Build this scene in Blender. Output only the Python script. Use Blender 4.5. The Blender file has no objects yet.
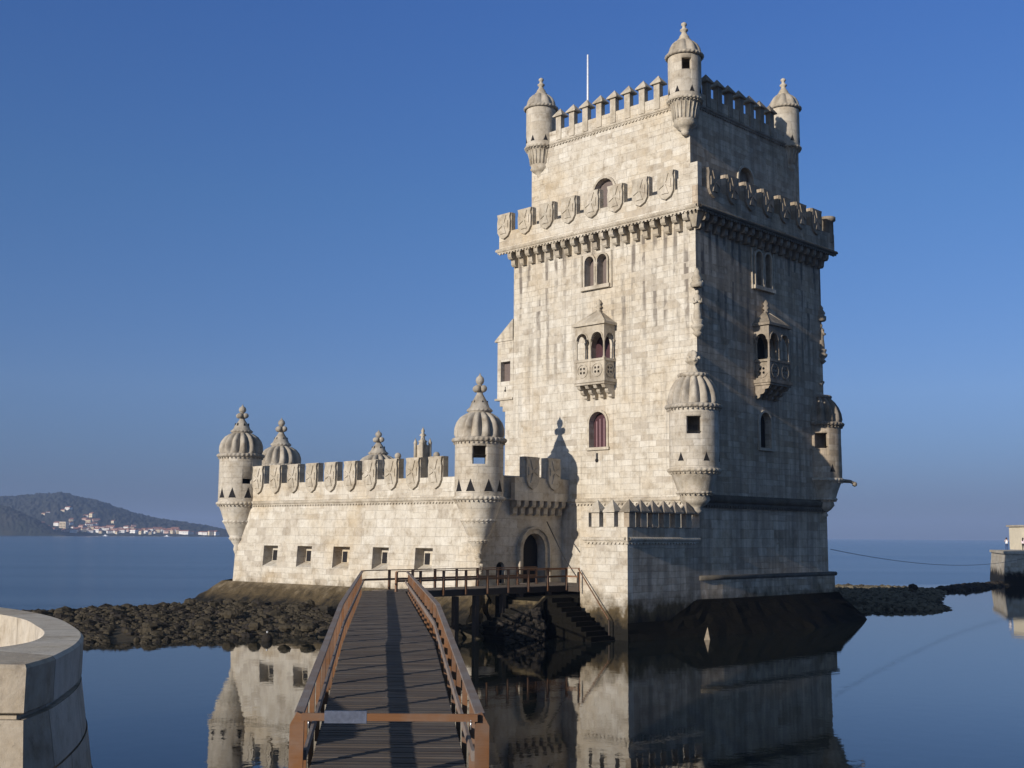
import bpy, bmesh, math, random
from mathutils import Vector, Matrix
random.seed(7)
PI = math.pi; R = math.radians
scene = bpy.context.scene
col = scene.collection

# ------------------------------------------------------------------ camera
F_PX, PITCH, YAW, ROLL = 1167.46, .1295, .7755, .0067
CAM = Vector((-61.43, -43.54, 6.0))
fw = Vector((math.cos(YAW)*math.cos(PITCH), math.sin(YAW)*math.cos(PITCH), math.sin(PITCH)))
rt = Vector((math.sin(YAW), -math.cos(YAW), 0)); up = rt.cross(fw)
r2 = rt*math.cos(ROLL)+up*math.sin(ROLL); u2 = -rt*math.sin(ROLL)+up*math.cos(ROLL)
cd = bpy.data.cameras.new('camera'); cam = bpy.data.objects.new('camera', cd); col.objects.link(cam)
cd.sensor_width = 36; cd.lens = F_PX*36/1024; cd.clip_start = .1; cd.clip_end = 40000
m = Matrix((r2, u2, -fw)).transposed().to_4x4(); m.translation = CAM
cam.matrix_world = m
scene.camera = cam
FWH = Vector((math.cos(YAW), math.sin(YAW), 0))
def LD(lat, depth, z=0):            # a point from its distance ahead of and beside the viewpoint
    p = CAM + rt*lat + FWH*depth
    return Vector((p.x, p.y, z))

# ------------------------------------------------------------------ world, sun, exposure
SUN_EL, SUN_AZ = R(15.6), R(1.15)
d_sun = Vector((math.cos(SUN_EL)*math.cos(SUN_AZ), math.cos(SUN_EL)*math.sin(SUN_AZ), -math.sin(SUN_EL)))
w = bpy.data.worlds.new('World'); scene.world = w; w.use_nodes = True
nt = w.node_tree; nt.nodes.clear()
sky = nt.nodes.new('ShaderNodeTexSky'); sky.sky_type = 'NISHITA'; sky.sun_disc = False
sky.sun_elevation = SUN_EL
sky.sun_rotation = math.atan2(-d_sun.x, -d_sun.y)
sky.altitude = 0; sky.air_density = 1.0; sky.dust_density = 0.4; sky.ozone_density = 2.5
bg = nt.nodes.new('ShaderNodeBackground'); bg.inputs['Strength'].default_value = .0765
out = nt.nodes.new('ShaderNodeOutputWorld')
tcw = nt.nodes.new('ShaderNodeTexCoord'); sx = nt.nodes.new('ShaderNodeSeparateXYZ'); nt.links.new(tcw.outputs['Generated'], sx.inputs[0])
crw = nt.nodes.new('ShaderNodeValToRGB'); nt.links.new(sx.outputs[2], crw.inputs[0]); e_ = crw.color_ramp.elements
SKY = [(0, (.27, .36, .80)), (.03, (.29, .385, .83)), (.075, (.43, .54, .95)), (.12, (.57, .685, 1.08)), (.28, (.58, .83, 1.26)), (.43, (.57, .88, 1.5)), (.53, (1.6, 1.42, 1.22)), (1, (1.65, 1.45, 1.2))]  # stops above the view are raised and warmed as added fill for shaded faces
while len(e_) < len(SKY): e_.new(.5)
for i_, (p_, c_) in enumerate(SKY): e_[i_].position = p_; e_[i_].color = (*c_, 1)
mw = nt.nodes.new('ShaderNodeMixRGB'); mw.blend_type = 'MULTIPLY'; mw.inputs[0].default_value = 1
nt.links.new(sky.outputs[0], mw.inputs[1]); nt.links.new(crw.outputs[0], mw.inputs[2])
nt.links.new(mw.outputs[0], bg.inputs[0]); nt.links.new(bg.outputs[0], out.inputs[0])
sl = bpy.data.lights.new('sun', 'SUN'); sl.energy = 4.7; sl.angle = R(.53); sl.color = (1, .91, .79)
so = bpy.data.objects.new('sun', sl); col.objects.link(so)
so.rotation_euler = d_sun.to_track_quat('-Z', 'Y').to_euler(); so.location = (-40, 0, 60)
vs = scene.view_settings; vs.view_transform = 'Standard'; vs.look = 'None'; vs.exposure = .16; vs.gamma = 1; vs.use_curve_mapping = False
scene.cycles.max_bounces = 6; scene.cycles.volume_bounces = 0

# ------------------------------------------------------------------ materials
class NT:
    def __init__(s, name):
        s.m = bpy.data.materials.new(name); s.m.use_nodes = True; s.t = s.m.node_tree
        s.b = s.t.nodes['Principled BSDF']
    def n(s, kind, **kw):
        x = s.t.nodes.new('ShaderNode'+kind)
        for k, v in kw.items(): setattr(x, k, v)
        return x
    def l(s, a, b): s.t.links.new(a, b)
    def inp(s, sock, v):
        if isinstance(v, bpy.types.NodeSocket): s.l(v, sock)
        else: sock.default_value = v
    def math(s, op, a, b=0., c=0., clamp=False):
        x = s.n('Math', operation=op, use_clamp=clamp)
        for i, v in enumerate((a, b, c)): s.inp(x.inputs[i], v)
        return x.outputs[0]
    def rng(s, v, a, b, c=0., d=1.):
        x = s.n('MapRange'); s.inp(x.inputs[0], v)
        for i, q in enumerate((a, b, c, d)): x.inputs[i+1].default_value = q
        return x.outputs[0]
    def mix(s, f, a, b, mode='MIX'):
        x = s.n('MixRGB', blend_type=mode); s.inp(x.inputs[0], f)
        for i, v in ((1, a), (2, b)):
            s.inp(x.inputs[i], v if isinstance(v, bpy.types.NodeSocket) else (*v, 1))
        return x.outputs[0]
    def noise(s, vec, scale, detail=4, rough=.55, dist=0.):
        x = s.n('TexNoise'); s.l(vec, x.inputs['Vector']); x.inputs['Scale'].default_value = scale
        x.inputs['Detail'].default_value = detail; x.inputs['Roughness'].default_value = rough; x.inputs['Distortion'].default_value = dist
        return x.outputs[0]
    def mapv(s, vec, scale=(1, 1, 1), loc=(0, 0, 0)):
        x = s.n('Mapping'); s.l(vec, x.inputs[0]); x.inputs['Scale'].default_value = scale; x.inputs['Location'].default_value = loc
        return x.outputs[0]
    def ramp(s, f, stops):
        x = s.n('ValToRGB'); s.inp(x.inputs[0], f); e = x.color_ramp.elements
        while len(e) < len(stops): e.new(.5)
        for i, (p, c) in enumerate(stops): e[i].position = p; e[i].color = (*c, 1)
        return x.outputs[0]
    def bump(s, h, dist, strength=1.):
        x = s.n('Bump'); s.l(h, x.inputs['Height']); x.inputs['Distance'].default_value = dist; x.inputs['Strength'].default_value = strength
        s.l(x.outputs[0], s.b.inputs['Normal'])

def stone_mat(name, stops, brick=(.95, .4), stain=1.0, patina=0.0, algae=(2.7, 1.3), mortar=.13, warm=.35, bumpd=.035, spots=.3, msize=.012):
    q = NT(name)
    uv = q.n('TexCoord').outputs['UV']; geo = q.n('NewGeometry').outputs['Position']
    z = q.n('SeparateXYZ'); q.l(geo, z.inputs[0]); z = z.outputs[2]
    dn = q.n('TexNoise'); q.l(geo, dn.inputs['Vector']); dn.inputs['Scale'].default_value = .9
    va = q.n('VectorMath', operation='MULTIPLY_ADD'); q.l(dn.outputs[1], va.inputs[0]); va.inputs[1].default_value = (.35, .13, 0); q.l(uv, va.inputs[2])
    rand = None; hgt = None
    if brick:
        b = q.n('TexBrick'); q.l(va.outputs[0], b.inputs['Vector'])
        b.inputs['Color1'].default_value = (0, 0, 0, 1); b.inputs['Color2'].default_value = (1, 1, 1, 1); b.inputs['Mortar'].default_value = (.5, .5, .5, 1)
        b.inputs['Scale'].default_value = 1; b.inputs['Mortar Size'].default_value = msize; b.inputs['Mortar Smooth'].default_value = .8
        b.inputs['Brick Width'].default_value = brick[0]; b.inputs['Row Height'].default_value = brick[1]
        b.squash = 1.45; b.squash_frequency = 3; b.offset = .43
        b2 = q.n('TexBrick'); q.l(va.outputs[0], b2.inputs['Vector'])
        for k_ in ('Color1', 'Color2', 'Mortar', 'Scale', 'Mortar Size', 'Mortar Smooth'): b2.inputs[k_].default_value = b.inputs[k_].default_value
        b2.inputs['Brick Width'].default_value = brick[0]*1.55; b2.inputs['Row Height'].default_value = brick[1]*(1.5 if brick[1] < 1 else 1); b2.offset = .37; b2.squash = .7; b2.squash_frequency = 2
        zb = q.math('FLOOR', q.math('DIVIDE', z, 2.4)); wz = q.n('TexWhiteNoise', noise_dimensions='1D'); q.l(zb, wz.inputs['W'])
        mk = q.math('GREATER_THAN', q.math('ADD', q.math('MULTIPLY', wz.outputs[0], .6), q.noise(geo, .14, 2)), .92)
        rand = q.mix(mk, b.outputs['Color'], b2.outputs['Color']); fac = q.mix(mk, b.outputs['Fac'], b2.outputs['Fac'])
        bw_ = q.n('RGBToBW'); q.l(rand, bw_.inputs[0]); rand = bw_.outputs[0]; bw2 = q.n('RGBToBW'); q.l(fac, bw2.inputs[0]); fac = bw2.outputs[0]
        base = q.ramp(rand, stops)
    else:
        rand = q.noise(geo, 1.3, 3); base = q.ramp(rand, stops)
    big = q.noise(geo, .22, 5, .6)
    base = q.mix(q.math('MULTIPLY', q.rng(big, .47, .66), warm), base, (.46, .35, .20))
    med = q.noise(geo, 3.1, 9, .72)
    base = q.mix(1., base, q.ramp(med, [(.25, (.60, .57, .54)), (.45, (.95, .94, .93)), (.7, (1.1, 1.1, 1.1))]), 'MULTIPLY')
    mid = q.noise(geo, 1.1, 7, .68)
    base = q.mix(1., base, q.ramp(mid, [(.28, (.62, .57, .51)), (.42, (.93, .91, .88)), (.55, (1.04, 1.04, 1.04))]), 'MULTIPLY')
    spk = q.noise(geo, 9., 6, .75)
    base = q.mix(q.math('MULTIPLY', q.rng(spk, .60, .72), spots), base, (.10, .095, .085))
    if stain:
        us = q.n('SeparateXYZ'); q.l(uv, us.inputs[0])
        jt = q.noise(q.mapv(uv, (.55, .12, 1), (4, 2, 0)), 1.0, 3, .5)
        colm = q.math('COSINE', q.math('MULTIPLY', q.math('ADD', q.math('SUBTRACT', us.outputs[0], .724), q.math('MULTIPLY', q.math('SUBTRACT', jt, .5), .7)), 2*PI/.889))
        colm = q.math('MULTIPLY', q.rng(colm, -.1, .75), q.rng(q.noise(q.mapv(uv, (.35, .2, 1), (1, 7, 0)), 1., 2), .36, .56))
        st = q.noise(q.mapv(uv, (.9, .35, 1)), 1.0, 4, .6)
        st2 = q.noise(q.mapv(uv, (4.3, .12, 1), (3, 9, 0)), 1.0, 5, .65)
        zm = q.math('MULTIPLY', q.rng(z, 14., 24.5), q.rng(z, 27.3, 26.8))
        zm = q.math('ADD', zm, .16, clamp=True)
        f = q.math('MULTIPLY', q.rng(st, .40, .50), q.rng(q.math('ADD', rand, q.math('MULTIPLY', colm, .45)), .5, .75)); f = q.math('MULTIPLY', q.math('MULTIPLY', f, colm), zm)
        f = q.math('MULTIPLY', f, .95*stain, clamp=True)
        base = q.mix(f, base, (.17, .145, .12))
        f2 = q.math('MULTIPLY', q.rng(st2, .52, .72), .5*stain)
        base = q.mix(f2, base, (.21, .19, .165))
    if patina:
        pn = q.noise(q.mapv(uv, (1.6, .10, 1), (7, 2, 0)), 1.0, 5, .6)
        base = q.mix(q.math('MULTIPLY', q.rng(pn, .36, .62), patina), base, (.10, .09, .08))
        pm = q.noise(geo, .6, 6, .65)
        base = q.mix(q.math('MULTIPLY', q.rng(pm, .5, .7), patina*.8), base, (.10, .085, .055))
    if brick:
        base = q.mix(q.math('MULTIPLY', fac, mortar), base, (.17, .145, .115))
    an = q.noise(q.mapv(geo, (1.2, 1.2, 1)), .9, 6, .65)
    zz = q.math('ADD', z, q.math('MULTIPLY', q.math('SUBTRACT', an, .5), 3.2))
    base = q.mix(q.rng(zz, algae[0], algae[0]-1.0), base, (.085, .062, .032))
    base = q.mix(q.rng(zz, algae[1]+.4, algae[1]-.5), base, (.009, .008, .006))
    q.l(base, q.b.inputs['Base Color']); q.b.inputs['Roughness'].default_value = .9
    q.b.inputs['Specular IOR Level'].default_value = .25
    h = q.math('MULTIPLY', med, .8)
    h = q.math('ADD', h, q.math('MULTIPLY', spk, .35))
    if brick:
        h = q.math('SUBTRACT', h, q.math('MULTIPLY', fac, .4)); h = q.math('ADD', h, q.math('MULTIPLY', rand, .35))
    q.bump(h, bumpd)
    return q.m
ASH = [(0, (.40, .36, .30)), (.2, (.50, .46, .39)), (.7, (.535, .50, .43)), (1, (.58, .55, .485))]
CARV = [(.3, (.37, .325, .26)), (.5, (.48, .435, .355)), (.7, (.57, .52, .44))]
DOME = [(.3, (.30, .27, .23)), (.5, (.40, .365, .31)), (.7, (.49, .45, .385))]
M = {}
M['ashlar'] = stone_mat('pale_ashlar', ASH)
M['ashlar_plain'] = stone_mat('pale_ashlar_clean', ASH, stain=.45, warm=.5)
M['ashlar_grimy_shaded'] = stone_mat('weathered_shaded_ashlar', [(0, (.42, .34, .25)), (.45, (.55, .46, .355)), (1, (.66, .575, .46))], stain=1.2, patina=.5, mortar=.5)  # shaded face: streaky patina, plus its shaded tone put into the colour
M['carved'] = stone_mat('carved_stone', CARV, brick=None, stain=0, patina=.25, warm=.2, bumpd=.05)
M['dome'] = stone_mat('dome_stone', DOME, brick=None, stain=0, patina=.3, warm=.15, bumpd=.04)
M['black_band'] = stone_mat('shaded_band_stone', [(.3, (.06, .055, .045)), (.7, (.14, .125, .10))], brick=None, stain=0, patina=.6, warm=.1)  # bands on the shaded side, their shade worked into the colour
M['carved_shaded'] = stone_mat('shaded_carved_stone', [(.3, (.24, .205, .16)), (.7, (.40, .345, .28))], brick=None, stain=0, patina=.6, warm=.1)  # copy of the carved stone with that side's shade put into the colour
M['round'] = stone_mat('turret_ashlar', [(0, (.46, .415, .345)), (.5, (.51, .47, .40)), (1, (.56, .52, .45))], brick=(.8, .42), stain=.4, patina=.18, warm=.2, mortar=.25)
M['plinth'] = stone_mat('tidal_stone', [(0, (.16, .13, .09)), (1, (.28, .23, .16))], brick=(1.3, .5), stain=0, algae=(2.9, 1.4), warm=.4, bumpd=.15)
M['plinth_black'] = stone_mat('black_algae_stone', [(0, (.03, .028, .022)), (1, (.05, .045, .035))], brick=(1.3, .5), stain=0, algae=(9, 8.5), bumpd=.15)
for n_ in M['plinth_black'].node_tree.nodes:
    if n_.type == 'BSDF_PRINCIPLED': n_.inputs['Specular IOR Level'].default_value = .06
M['steps'] = stone_mat('weedy_step_stone', [(0, (.10, .08, .04)), (1, (.22, .18, .10))], brick=(.7, .3), stain=0, algae=(3.0, 2.1), bumpd=.12)
M['quay'] = stone_mat('quay_stone', [(0, (.42, .37, .29)), (1, (.54, .50, .42))], brick=(1.4, .6), stain=0, algae=(2.2, 1.5))
M['wallstone'] = stone_mat('bulwark_stone', [(0, (.38, .335, .275)), (.5, (.46, .42, .355)), (1, (.53, .49, .43))], brick=(1.7, 40), stain=.5, algae=(.9, .3), warm=.3, mortar=.85, spots=.5, bumpd=.03, msize=.03)

def simple(name, c, rough=.7, metal=0., var=.15, scale=6, bump=.005, spec=.4):
    q = NT(name); g = q.n('TexCoord').outputs['Object']
    n = q.noise(g, scale, 6, .65)
    a = tuple(x*(1-var) for x in c); b = tuple(min(1, x*(1+var)) for x in c)
    q.l(q.ramp(n, [(.3, a), (.7, b)]), q.b.inputs['Base Color']); q.b.inputs['Roughness'].default_value = rough
    q.b.inputs['Metallic'].default_value = metal; q.b.inputs['Specular IOR Level'].default_value = spec
    if bump: q.bump(n, bump)
    return q.m
def wood(name, c1, c2, grey=(.20, .185, .17), g=.4, plank=None):
    q = NT(name); tc = q.n('TexCoord').outputs['UV']; geo = q.n('NewGeometry').outputs['Position']
    gr = q.noise(q.mapv(tc, (1.2, 22, 22)), 1.5, 6, .7)
    oi = q.n('ObjectInfo').outputs['Random']
    base = q.mix(gr, c1, c2)
    base = q.mix(q.math('MULTIPLY', q.rng(q.noise(geo, 1.7, 5, .6), .42, .62), g), base, grey)
    base = q.mix(1., base, q.ramp(oi, [(0, (.82, .80, .78)), (1, (1.15, 1.15, 1.15))]), 'MULTIPLY')
    if plank:
        wn = q.n('TexWhiteNoise', noise_dimensions='1D')
        s = q.n('SeparateXYZ'); q.l(tc, s.inputs[0])
        q.l(q.math('FLOOR', q.math('DIVIDE', s.outputs[1], plank)), wn.inputs['W'])
        base = q.mix(1., base, q.ramp(wn.outputs[0], [(0, (.68, .66, .66)), (1, (1.22, 1.2, 1.18))]), 'MULTIPLY')
    q.l(base, q.b.inputs['Base Color']); q.b.inputs['Roughness'].default_value = .75; q.b.inputs['Specular IOR Level'].default_value = .3
    q.bump(gr, .006)
    return q.m
M['deck'] = wood('weathered_deck_boards', (.075, .058, .045), (.13, .108, .09), grey=(.12, .11, .10), g=.6, plank=.2)
M['post'] = wood('orange_brown_timber', (.135, .06, .024), (.235, .11, .046), g=.35)
M['rail'] = wood('greyed_handrail_timber', (.17, .12, .09), (.28, .225, .19), g=.7, grey=(.27, .25, .24))
M['beam'] = wood('dark_wet_timber', (.035, .026, .02), (.07, .052, .04), g=.3, grey=(.05, .05, .045))
M['void'] = simple('dark_interior', (.012, .011, .012), .9, bump=0)
M['louver'] = simple('grey_brown_shutter', (.13, .10, .09), .6)
M['maroon'] = simple('maroon_painted_door', (.055, .020, .024), .45, scale=3)
M['glass'] = simple('window_glass', (.06, .055, .07), .12, var=.3, scale=2, bump=0, spec=.8)
M['white_metal'] = simple('white_painted_metal', (.72, .73, .75), .4)
M['cable'] = simple('black_cable', (.02, .02, .022), .5)
M['tape'] = simple('grey_blue_tape', (.085, .10, .145), .5, var=.25, scale=14)
M['bolt'] = simple('galvanised_bolt', (.6, .6, .6), .35, .8)
M['rock'] = simple('wet_dark_rock', (.026, .021, .016), .85, var=.6, scale=1.2, bump=.12, spec=.25)
M['rock2'] = simple('weedy_brown_rock', (.050, .040, .025), .85, var=.55, scale=1.6, bump=.1, spec=.25)
M['rock3'] = simple('brown_gravelly_rock', (.13, .11, .075), .9, var=.55, scale=1.6, bump=.1, spec=.2)
M['rock_pale'] = simple('pale_rock', (.22, .18, .13), .8, var=.3, scale=4, bump=.03)  # paler brown than the other rocks
M['pave'] = stone_mat('promenade_paving', [(0, (.33, .29, .24)), (1, (.40, .36, .31))], brick=(1.2, .8), stain=0, algae=(-5, -6), warm=.2, bumpd=.01)

# ------------------------------------------------------------------ mesh helpers
class MB:
    def __init__(s): s.v = []; s.f = []; s.uv = []; s.sm = []; s.mi = []; s.cur = 0
    def face(s, pts, uv=None, mi=None):
        i = len(s.v); s.v += [tuple(p) for p in pts]; s.f.append(tuple(range(i, i+len(pts)))); s.uv.append(uv); s.sm.append(False)
        s.mi.append(s.cur if mi is None else mi)
    def box(s, x0, x1, y0, y1, z0, z1, T=None):
        P = [Vector((x, y, z)) for z in (z0, z1) for y in (y0, y1) for x in (x0, x1)]
        if T: P = [T(p) for p in P]
        for q in ((0, 1, 3, 2), (4, 6, 7, 5), (0, 4, 5, 1), (2, 3, 7, 6), (0, 2, 6, 4), (1, 5, 7, 3)): s.face([P[k] for k in q])
        return s
    def frustum(s, a, b, z0, z1, T=None):        # a, b: (x0,x1,y0,y1) at the foot and at the top
        P = [Vector((x, y, z)) for q, z in ((a, z0), (b, z1)) for y in q[2:] for x in q[:2]]
        if T: P = [T(p) for p in P]
        for q in ((0, 1, 3, 2), (4, 6, 7, 5), (0, 4, 5, 1), (2, 3, 7, 6), (0, 2, 6, 4), (1, 5, 7, 3)): s.face([P[k] for k in q])
        return s
    def grid(s, rows, closed=False, smooth=True, uvs=None):
        i0 = len(s.v); n = len(rows[0])
        for r in rows: s.v += [tuple(p) for p in r]
        for a in range(len(rows)-1):
            for b in range(n if closed else n-1):
                b2 = (b+1) % n
                s.f.append((i0+a*n+b, i0+a*n+b2, i0+(a+1)*n+b2, i0+(a+1)*n+b)); s.sm.append(smooth); s.mi.append(s.cur)
                s.uv.append([uvs(a, b), uvs(a, b+1), uvs(a+1, b+1), uvs(a+1, b)] if uvs else None)
    def lathe(s, c, prof, n=32, lobes=0, amp=.08, smooth=True, a0=0., a1=2*PI):
        rows = []; closed = abs(a1-a0-2*PI) < 1e-6
        N = n if closed else n+1
        for pr in prof:
            r, z = pr[0], pr[1]; A = pr[2] if len(pr) > 2 else (amp if lobes else 0)
            rows.append([(c[0]+math.cos(t)*r*(1-A+A*abs(math.sin(lobes*t/2.))), c[1]+math.sin(t)*r*(1-A+A*abs(math.sin(lobes*t/2.))), z)
                         for t in [a0+(a1-a0)*k/n for k in range(N)]])
        rm = max(p[0] for p in prof)
        s.grid(rows, closed, smooth, lambda a, b: ((a1-a0)*b/n*rm, prof[a][1]))
        return s
    def tube(s, pts, r, n=8, smooth=True, r1=None):
        pts = [Vector(p) for p in pts]; rows = []
        for k, p in enumerate(pts):
            d = (pts[min(k+1, len(pts)-1)]-pts[max(k-1, 0)]).normalized()
            a = d.orthogonal().normalized() if abs(d.z) > .95 else d.cross(Vector((0, 0, 1))).normalized(); b = d.cross(a)
            rr = r if r1 is None else r+(r1-r)*k/(len(pts)-1)
            rows.append([p+a*math.cos(t)*rr+b*math.sin(t)*rr for t in [2*PI*j/n for j in range(n)]])
        s.grid(rows, True, smooth)
        s.face(rows[0]); s.face(rows[-1]); return s
    def sphere(s, c, r, n=10, sc=(1, 1, 1), jit=0.):
        rows = []
        for a in range(n//2+1):
            ph = PI*a/(n//2)
            rows.append([(c[0]+sc[0]*r*math.sin(ph)*math.cos(t)*(1+random.uniform(-jit, jit)), c[1]+sc[1]*r*math.sin(ph)*math.sin(t)*(1+random.uniform(-jit, jit)), c[2]+sc[2]*r*math.cos(ph)) for t in [2*PI*j/n for j in range(n)]])
        s.grid(rows, True, True); return s
    def panel(s, T, outer, holes, w0, w1, back=True, sides=True):
        """flat slab in the (u, z) plane with holes; T maps (u, w, z); w1 is the outer face"""
        bm = bmesh.new(); es = []
        for lp in [outer]+holes:
            vs_ = [bm.verts.new((p[0], p[1], 0)) for p in lp]
            es += [bm.edges.new((vs_[k], vs_[(k+1) % len(vs_)])) for k in range(len(vs_))]
        bmesh.ops.triangle_fill(bm, edges=es, use_beauty=True)
        tris = [[(v.co.x, v.co.y) for v in f.verts] for f in bm.faces]; bm.free()
        for t in tris:
            s.face([T(Vector((u, w1, z))) for u, z in t])
            if back: s.face([T(Vector((u, w0, z))) for u, z in t])
        for lp in ([outer] if sides else [])+holes:
            for k in range(len(lp)):
                a, b = lp[k], lp[(k+1) % len(lp)]
                s.face([T(Vector((a[0], w0, a[1]))), T(Vector((b[0], w0, b[1]))), T(Vector((b[0], w1, b[1]))), T(Vector((a[0], w1, a[1])))])
        return s
    def build(s, name, mats, parent=None, normals=True, bevel=0):
        me = bpy.data.meshes.new(name); me.from_pydata(s.v, [], s.f)
        uvl = me.uv_layers.new(name='UVMap'); data = uvl.data
        if not isinstance(mats, (list, tuple)): mats = [mats]
        for x in mats: me.materials.append(M[x] if isinstance(x, str) else x)
        for p in me.polygons:
            p.use_smooth = s.sm[p.index]; p.material_index = s.mi[p.index]
            u = s.uv[p.index]
            if u:
                for k, li in enumerate(p.loop_indices): data[li].uv = u[k]
            else:
                n = p.normal
                if abs(n.z) > .75:
                    for li in p.loop_indices:
                        c = me.vertices[me.loops[li].vertex_index].co; data[li].uv = (c.x, c.y)
                else:
                    t = Vector((-n.y, n.x, 0)).normalized()
                    if t.x < -.5 or t.y < -.5: t = -t
                    for li in p.loop_indices:
                        c = me.vertices[me.loops[li].vertex_index].co; data[li].uv = (c.dot(t), c.z)
        if normals:
            bm = bmesh.new(); bm.from_mesh(me); bmesh.ops.remove_doubles(bm, verts=bm.verts, dist=1e-4)
            bmesh.ops.recalc_face_normals(bm, faces=bm.faces); bm.to_mesh(me); bm.free()
        o = bpy.data.objects.new(name, me); col.objects.link(o)
        if parent:
            o.parent = parent; o.matrix_parent_inverse = PINV.get(parent.name, Matrix())
        if bevel:
            b = o.modifiers.new('edge', 'BEVEL'); b.width = bevel; b.segments = 2; b.limit_method = 'ANGLE'
        return o
PINV = {}
def tag(o, label, cat, group=None, kind=None):
    if label: o['label'] = label
    if cat: o['category'] = cat
    if group: o['group'] = group
    if kind: o['kind'] = kind
    return o
def thing(name, loc, label, cat, group=None):
    o = bpy.data.objects.new(name, None); col.objects.link(o); o.location = loc; o.empty_display_size = .5
    PINV[o.name] = Matrix.Translation(-Vector(loc))
    return tag(o, label, cat, group)
def sub(name, parent, loc=(0, 0, 0), rz=0):
    """a part that only carries sub-parts is given a mesh by its caller"""
def arch(u0, u1, z0, z1, n=10, pointed=0):
    r = (u1-u0)/2; c = (u0+u1)/2; zs = z1-r
    return [(u0, z0), (u1, z0)]+[(c+r*math.cos(PI*k/n), zs+r*math.sin(PI*k/n)) for k in range(n+1)]
def ringarch(T, u0, u1, z0, z1, wd, w0, w1, mb, n=10):
    """an archivolt of width wd round an arched opening, open at the foot"""
    a = arch(u0, u1, z0, z1, n); b = arch(u0-wd, u1+wd, z0, z1+wd, n)
    A = a[1:]+[a[0]]; B = b[1:]+[b[0]]
    for k in range(len(A)-1):
        q = [A[k], A[k+1], B[k+1], B[k]]
        mb.face([T(Vector((u, w1, z))) for u, z in q])
        for e in ((0, 1), (2, 3)):
            p, r_ = q[e[0]], q[e[1]]
            mb.face([T(Vector((p[0], w0, p[1]))), T(Vector((r_[0], w0, r_[1]))), T(Vector((r_[0], w1, r_[1]))), T(Vector((p[0], w1, p[1])))])
def copy_tree(o, parent):
    c = o.copy(); col.objects.link(c); c.parent = parent
    for ch in [x for x in bpy.data.objects if x.parent == o]:
        d = copy_tree(ch, c)
    return c

# ================================================================== SETTING: water, hills
def water_mat():
    q = NT('river_water'); g = q.n('NewGeometry').outputs['Position']
    dv = q.n('VectorMath', operation='SUBTRACT'); q.l(g, dv.inputs[0]); dv.inputs[1].default_value = (CAM.x, CAM.y, 0)
    def dot(v):
        x = q.n('VectorMath', operation='DOT_PRODUCT'); q.l(dv.outputs[0], x.inputs[0]); x.inputs[1].default_value = tuple(v); return x.outputs['Value']
    depth = dot(FWH); lat = dot(rt)
    edge = q.math('ADD', q.math('ADD', 84., q.math('MULTIPLY', lat, .30)), q.rng(lat, 20., 30., 0., 50.))
    open_ = q.rng(q.math('SUBTRACT', depth, edge), -3., 8.)
    near = q.rng(depth, 40., 18.)
    # low swell for the calm pool, short chop for the open river
    nl = q.noise(g, 1.1, 4, .55); ns = q.noise(q.mapv(g, (1, 1, 1)), 1.1, 6, .62)
    cx_ = q.n('CombineXYZ'); q.l(q.math('MULTIPLY', lat, .0016), cx_.inputs[0]); q.l(q.math('MULTIPLY', q.math('LOGARITHM', q.math('MAXIMUM', depth, 1.), 2.718), 6.5), cx_.inputs[1])
    streak = q.noise(cx_.outputs[0], 1., 4, .6)
    amp = q.math('MULTIPLY', open_, q.rng(streak, .38, .62, .25, 1.15))
    h = q.math('ADD', q.math('MULTIPLY', nl, .0034), q.math('MULTIPLY', q.math('MULTIPLY', ns, amp), .10))
    b = q.n('Bump'); q.l(h, b.inputs['Height']); b.inputs['Distance'].default_value = 1.; b.inputs['Strength'].default_value = 1.
    q.l(b.outputs[0], q.b.inputs['Normal'])
    q.l(q.mix(open_, (.010, .013, .012), (.018, .045, .075)), q.b.inputs['Base Color'])
    q.l(q.math('ADD', .015, q.math('MULTIPLY', open_, .16)), q.b.inputs['Roughness'])
    q.b.inputs['IOR'].default_value = 1.333; q.b.inputs['Specular IOR Level'].default_value = .42
    return q.m
mb = MB(); mb.face([(-8800, -8800, 0), (8800, -8800, 0), (8800, 8800, 0), (-8800, 8800, 0)])
tag(mb.build('river', water_mat()), None, None, kind='structure')

def hill_mat():
    q = NT('wooded_hill'); g = q.n('NewGeometry').outputs['Position']
    n = q.noise(g, .02, 8, .7); n2 = q.noise(g, .006, 4)
    c = q.ramp(n, [(.35, (.006, .010, .005)), (.5, (.012, .017, .010)), (.68, (.026, .028, .018))])
    c = q.mix(q.math('MULTIPLY', q.rng(n2, .5, .7), .4), c, (.07, .055, .04))
    q.l(c, q.b.inputs['Base Color']); q.b.inputs['Roughness'].default_value = 1; return q.m
def hn(a, b): # cheap smooth value noise
    ia, ib = math.floor(a), math.floor(b); fa, fb = a-ia, b-ib; fa = fa*fa*(3-2*fa); fb = fb*fb*(3-2*fb)
    def h(i, j):
        v = math.sin(i*127.1+j*311.7)*43758.5453; return v-math.floor(v)
    return (h(ia, ib)*(1-fa)+h(ia+1, ib)*fa)*(1-fb)+(h(ia, ib+1)*(1-fa)+h(ia+1, ib+1)*fa)*fb
def interp(x, P):
    for (a, b), (c, d) in zip(P, P[1:]):
        if x <= c: return b+(d-b)*max(0, (x-a))/(c-a)
    return P[-1][1]
PROF = [(-160, 60), (-60, 88), (0, 96), (15, 95), (30, 100), (62, 108), (80, 96), (100, 86), (120, 68), (140, 50), (160, 37), (180, 31), (210, 22), (230, 12), (262, 6), (330, 4)]
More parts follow.
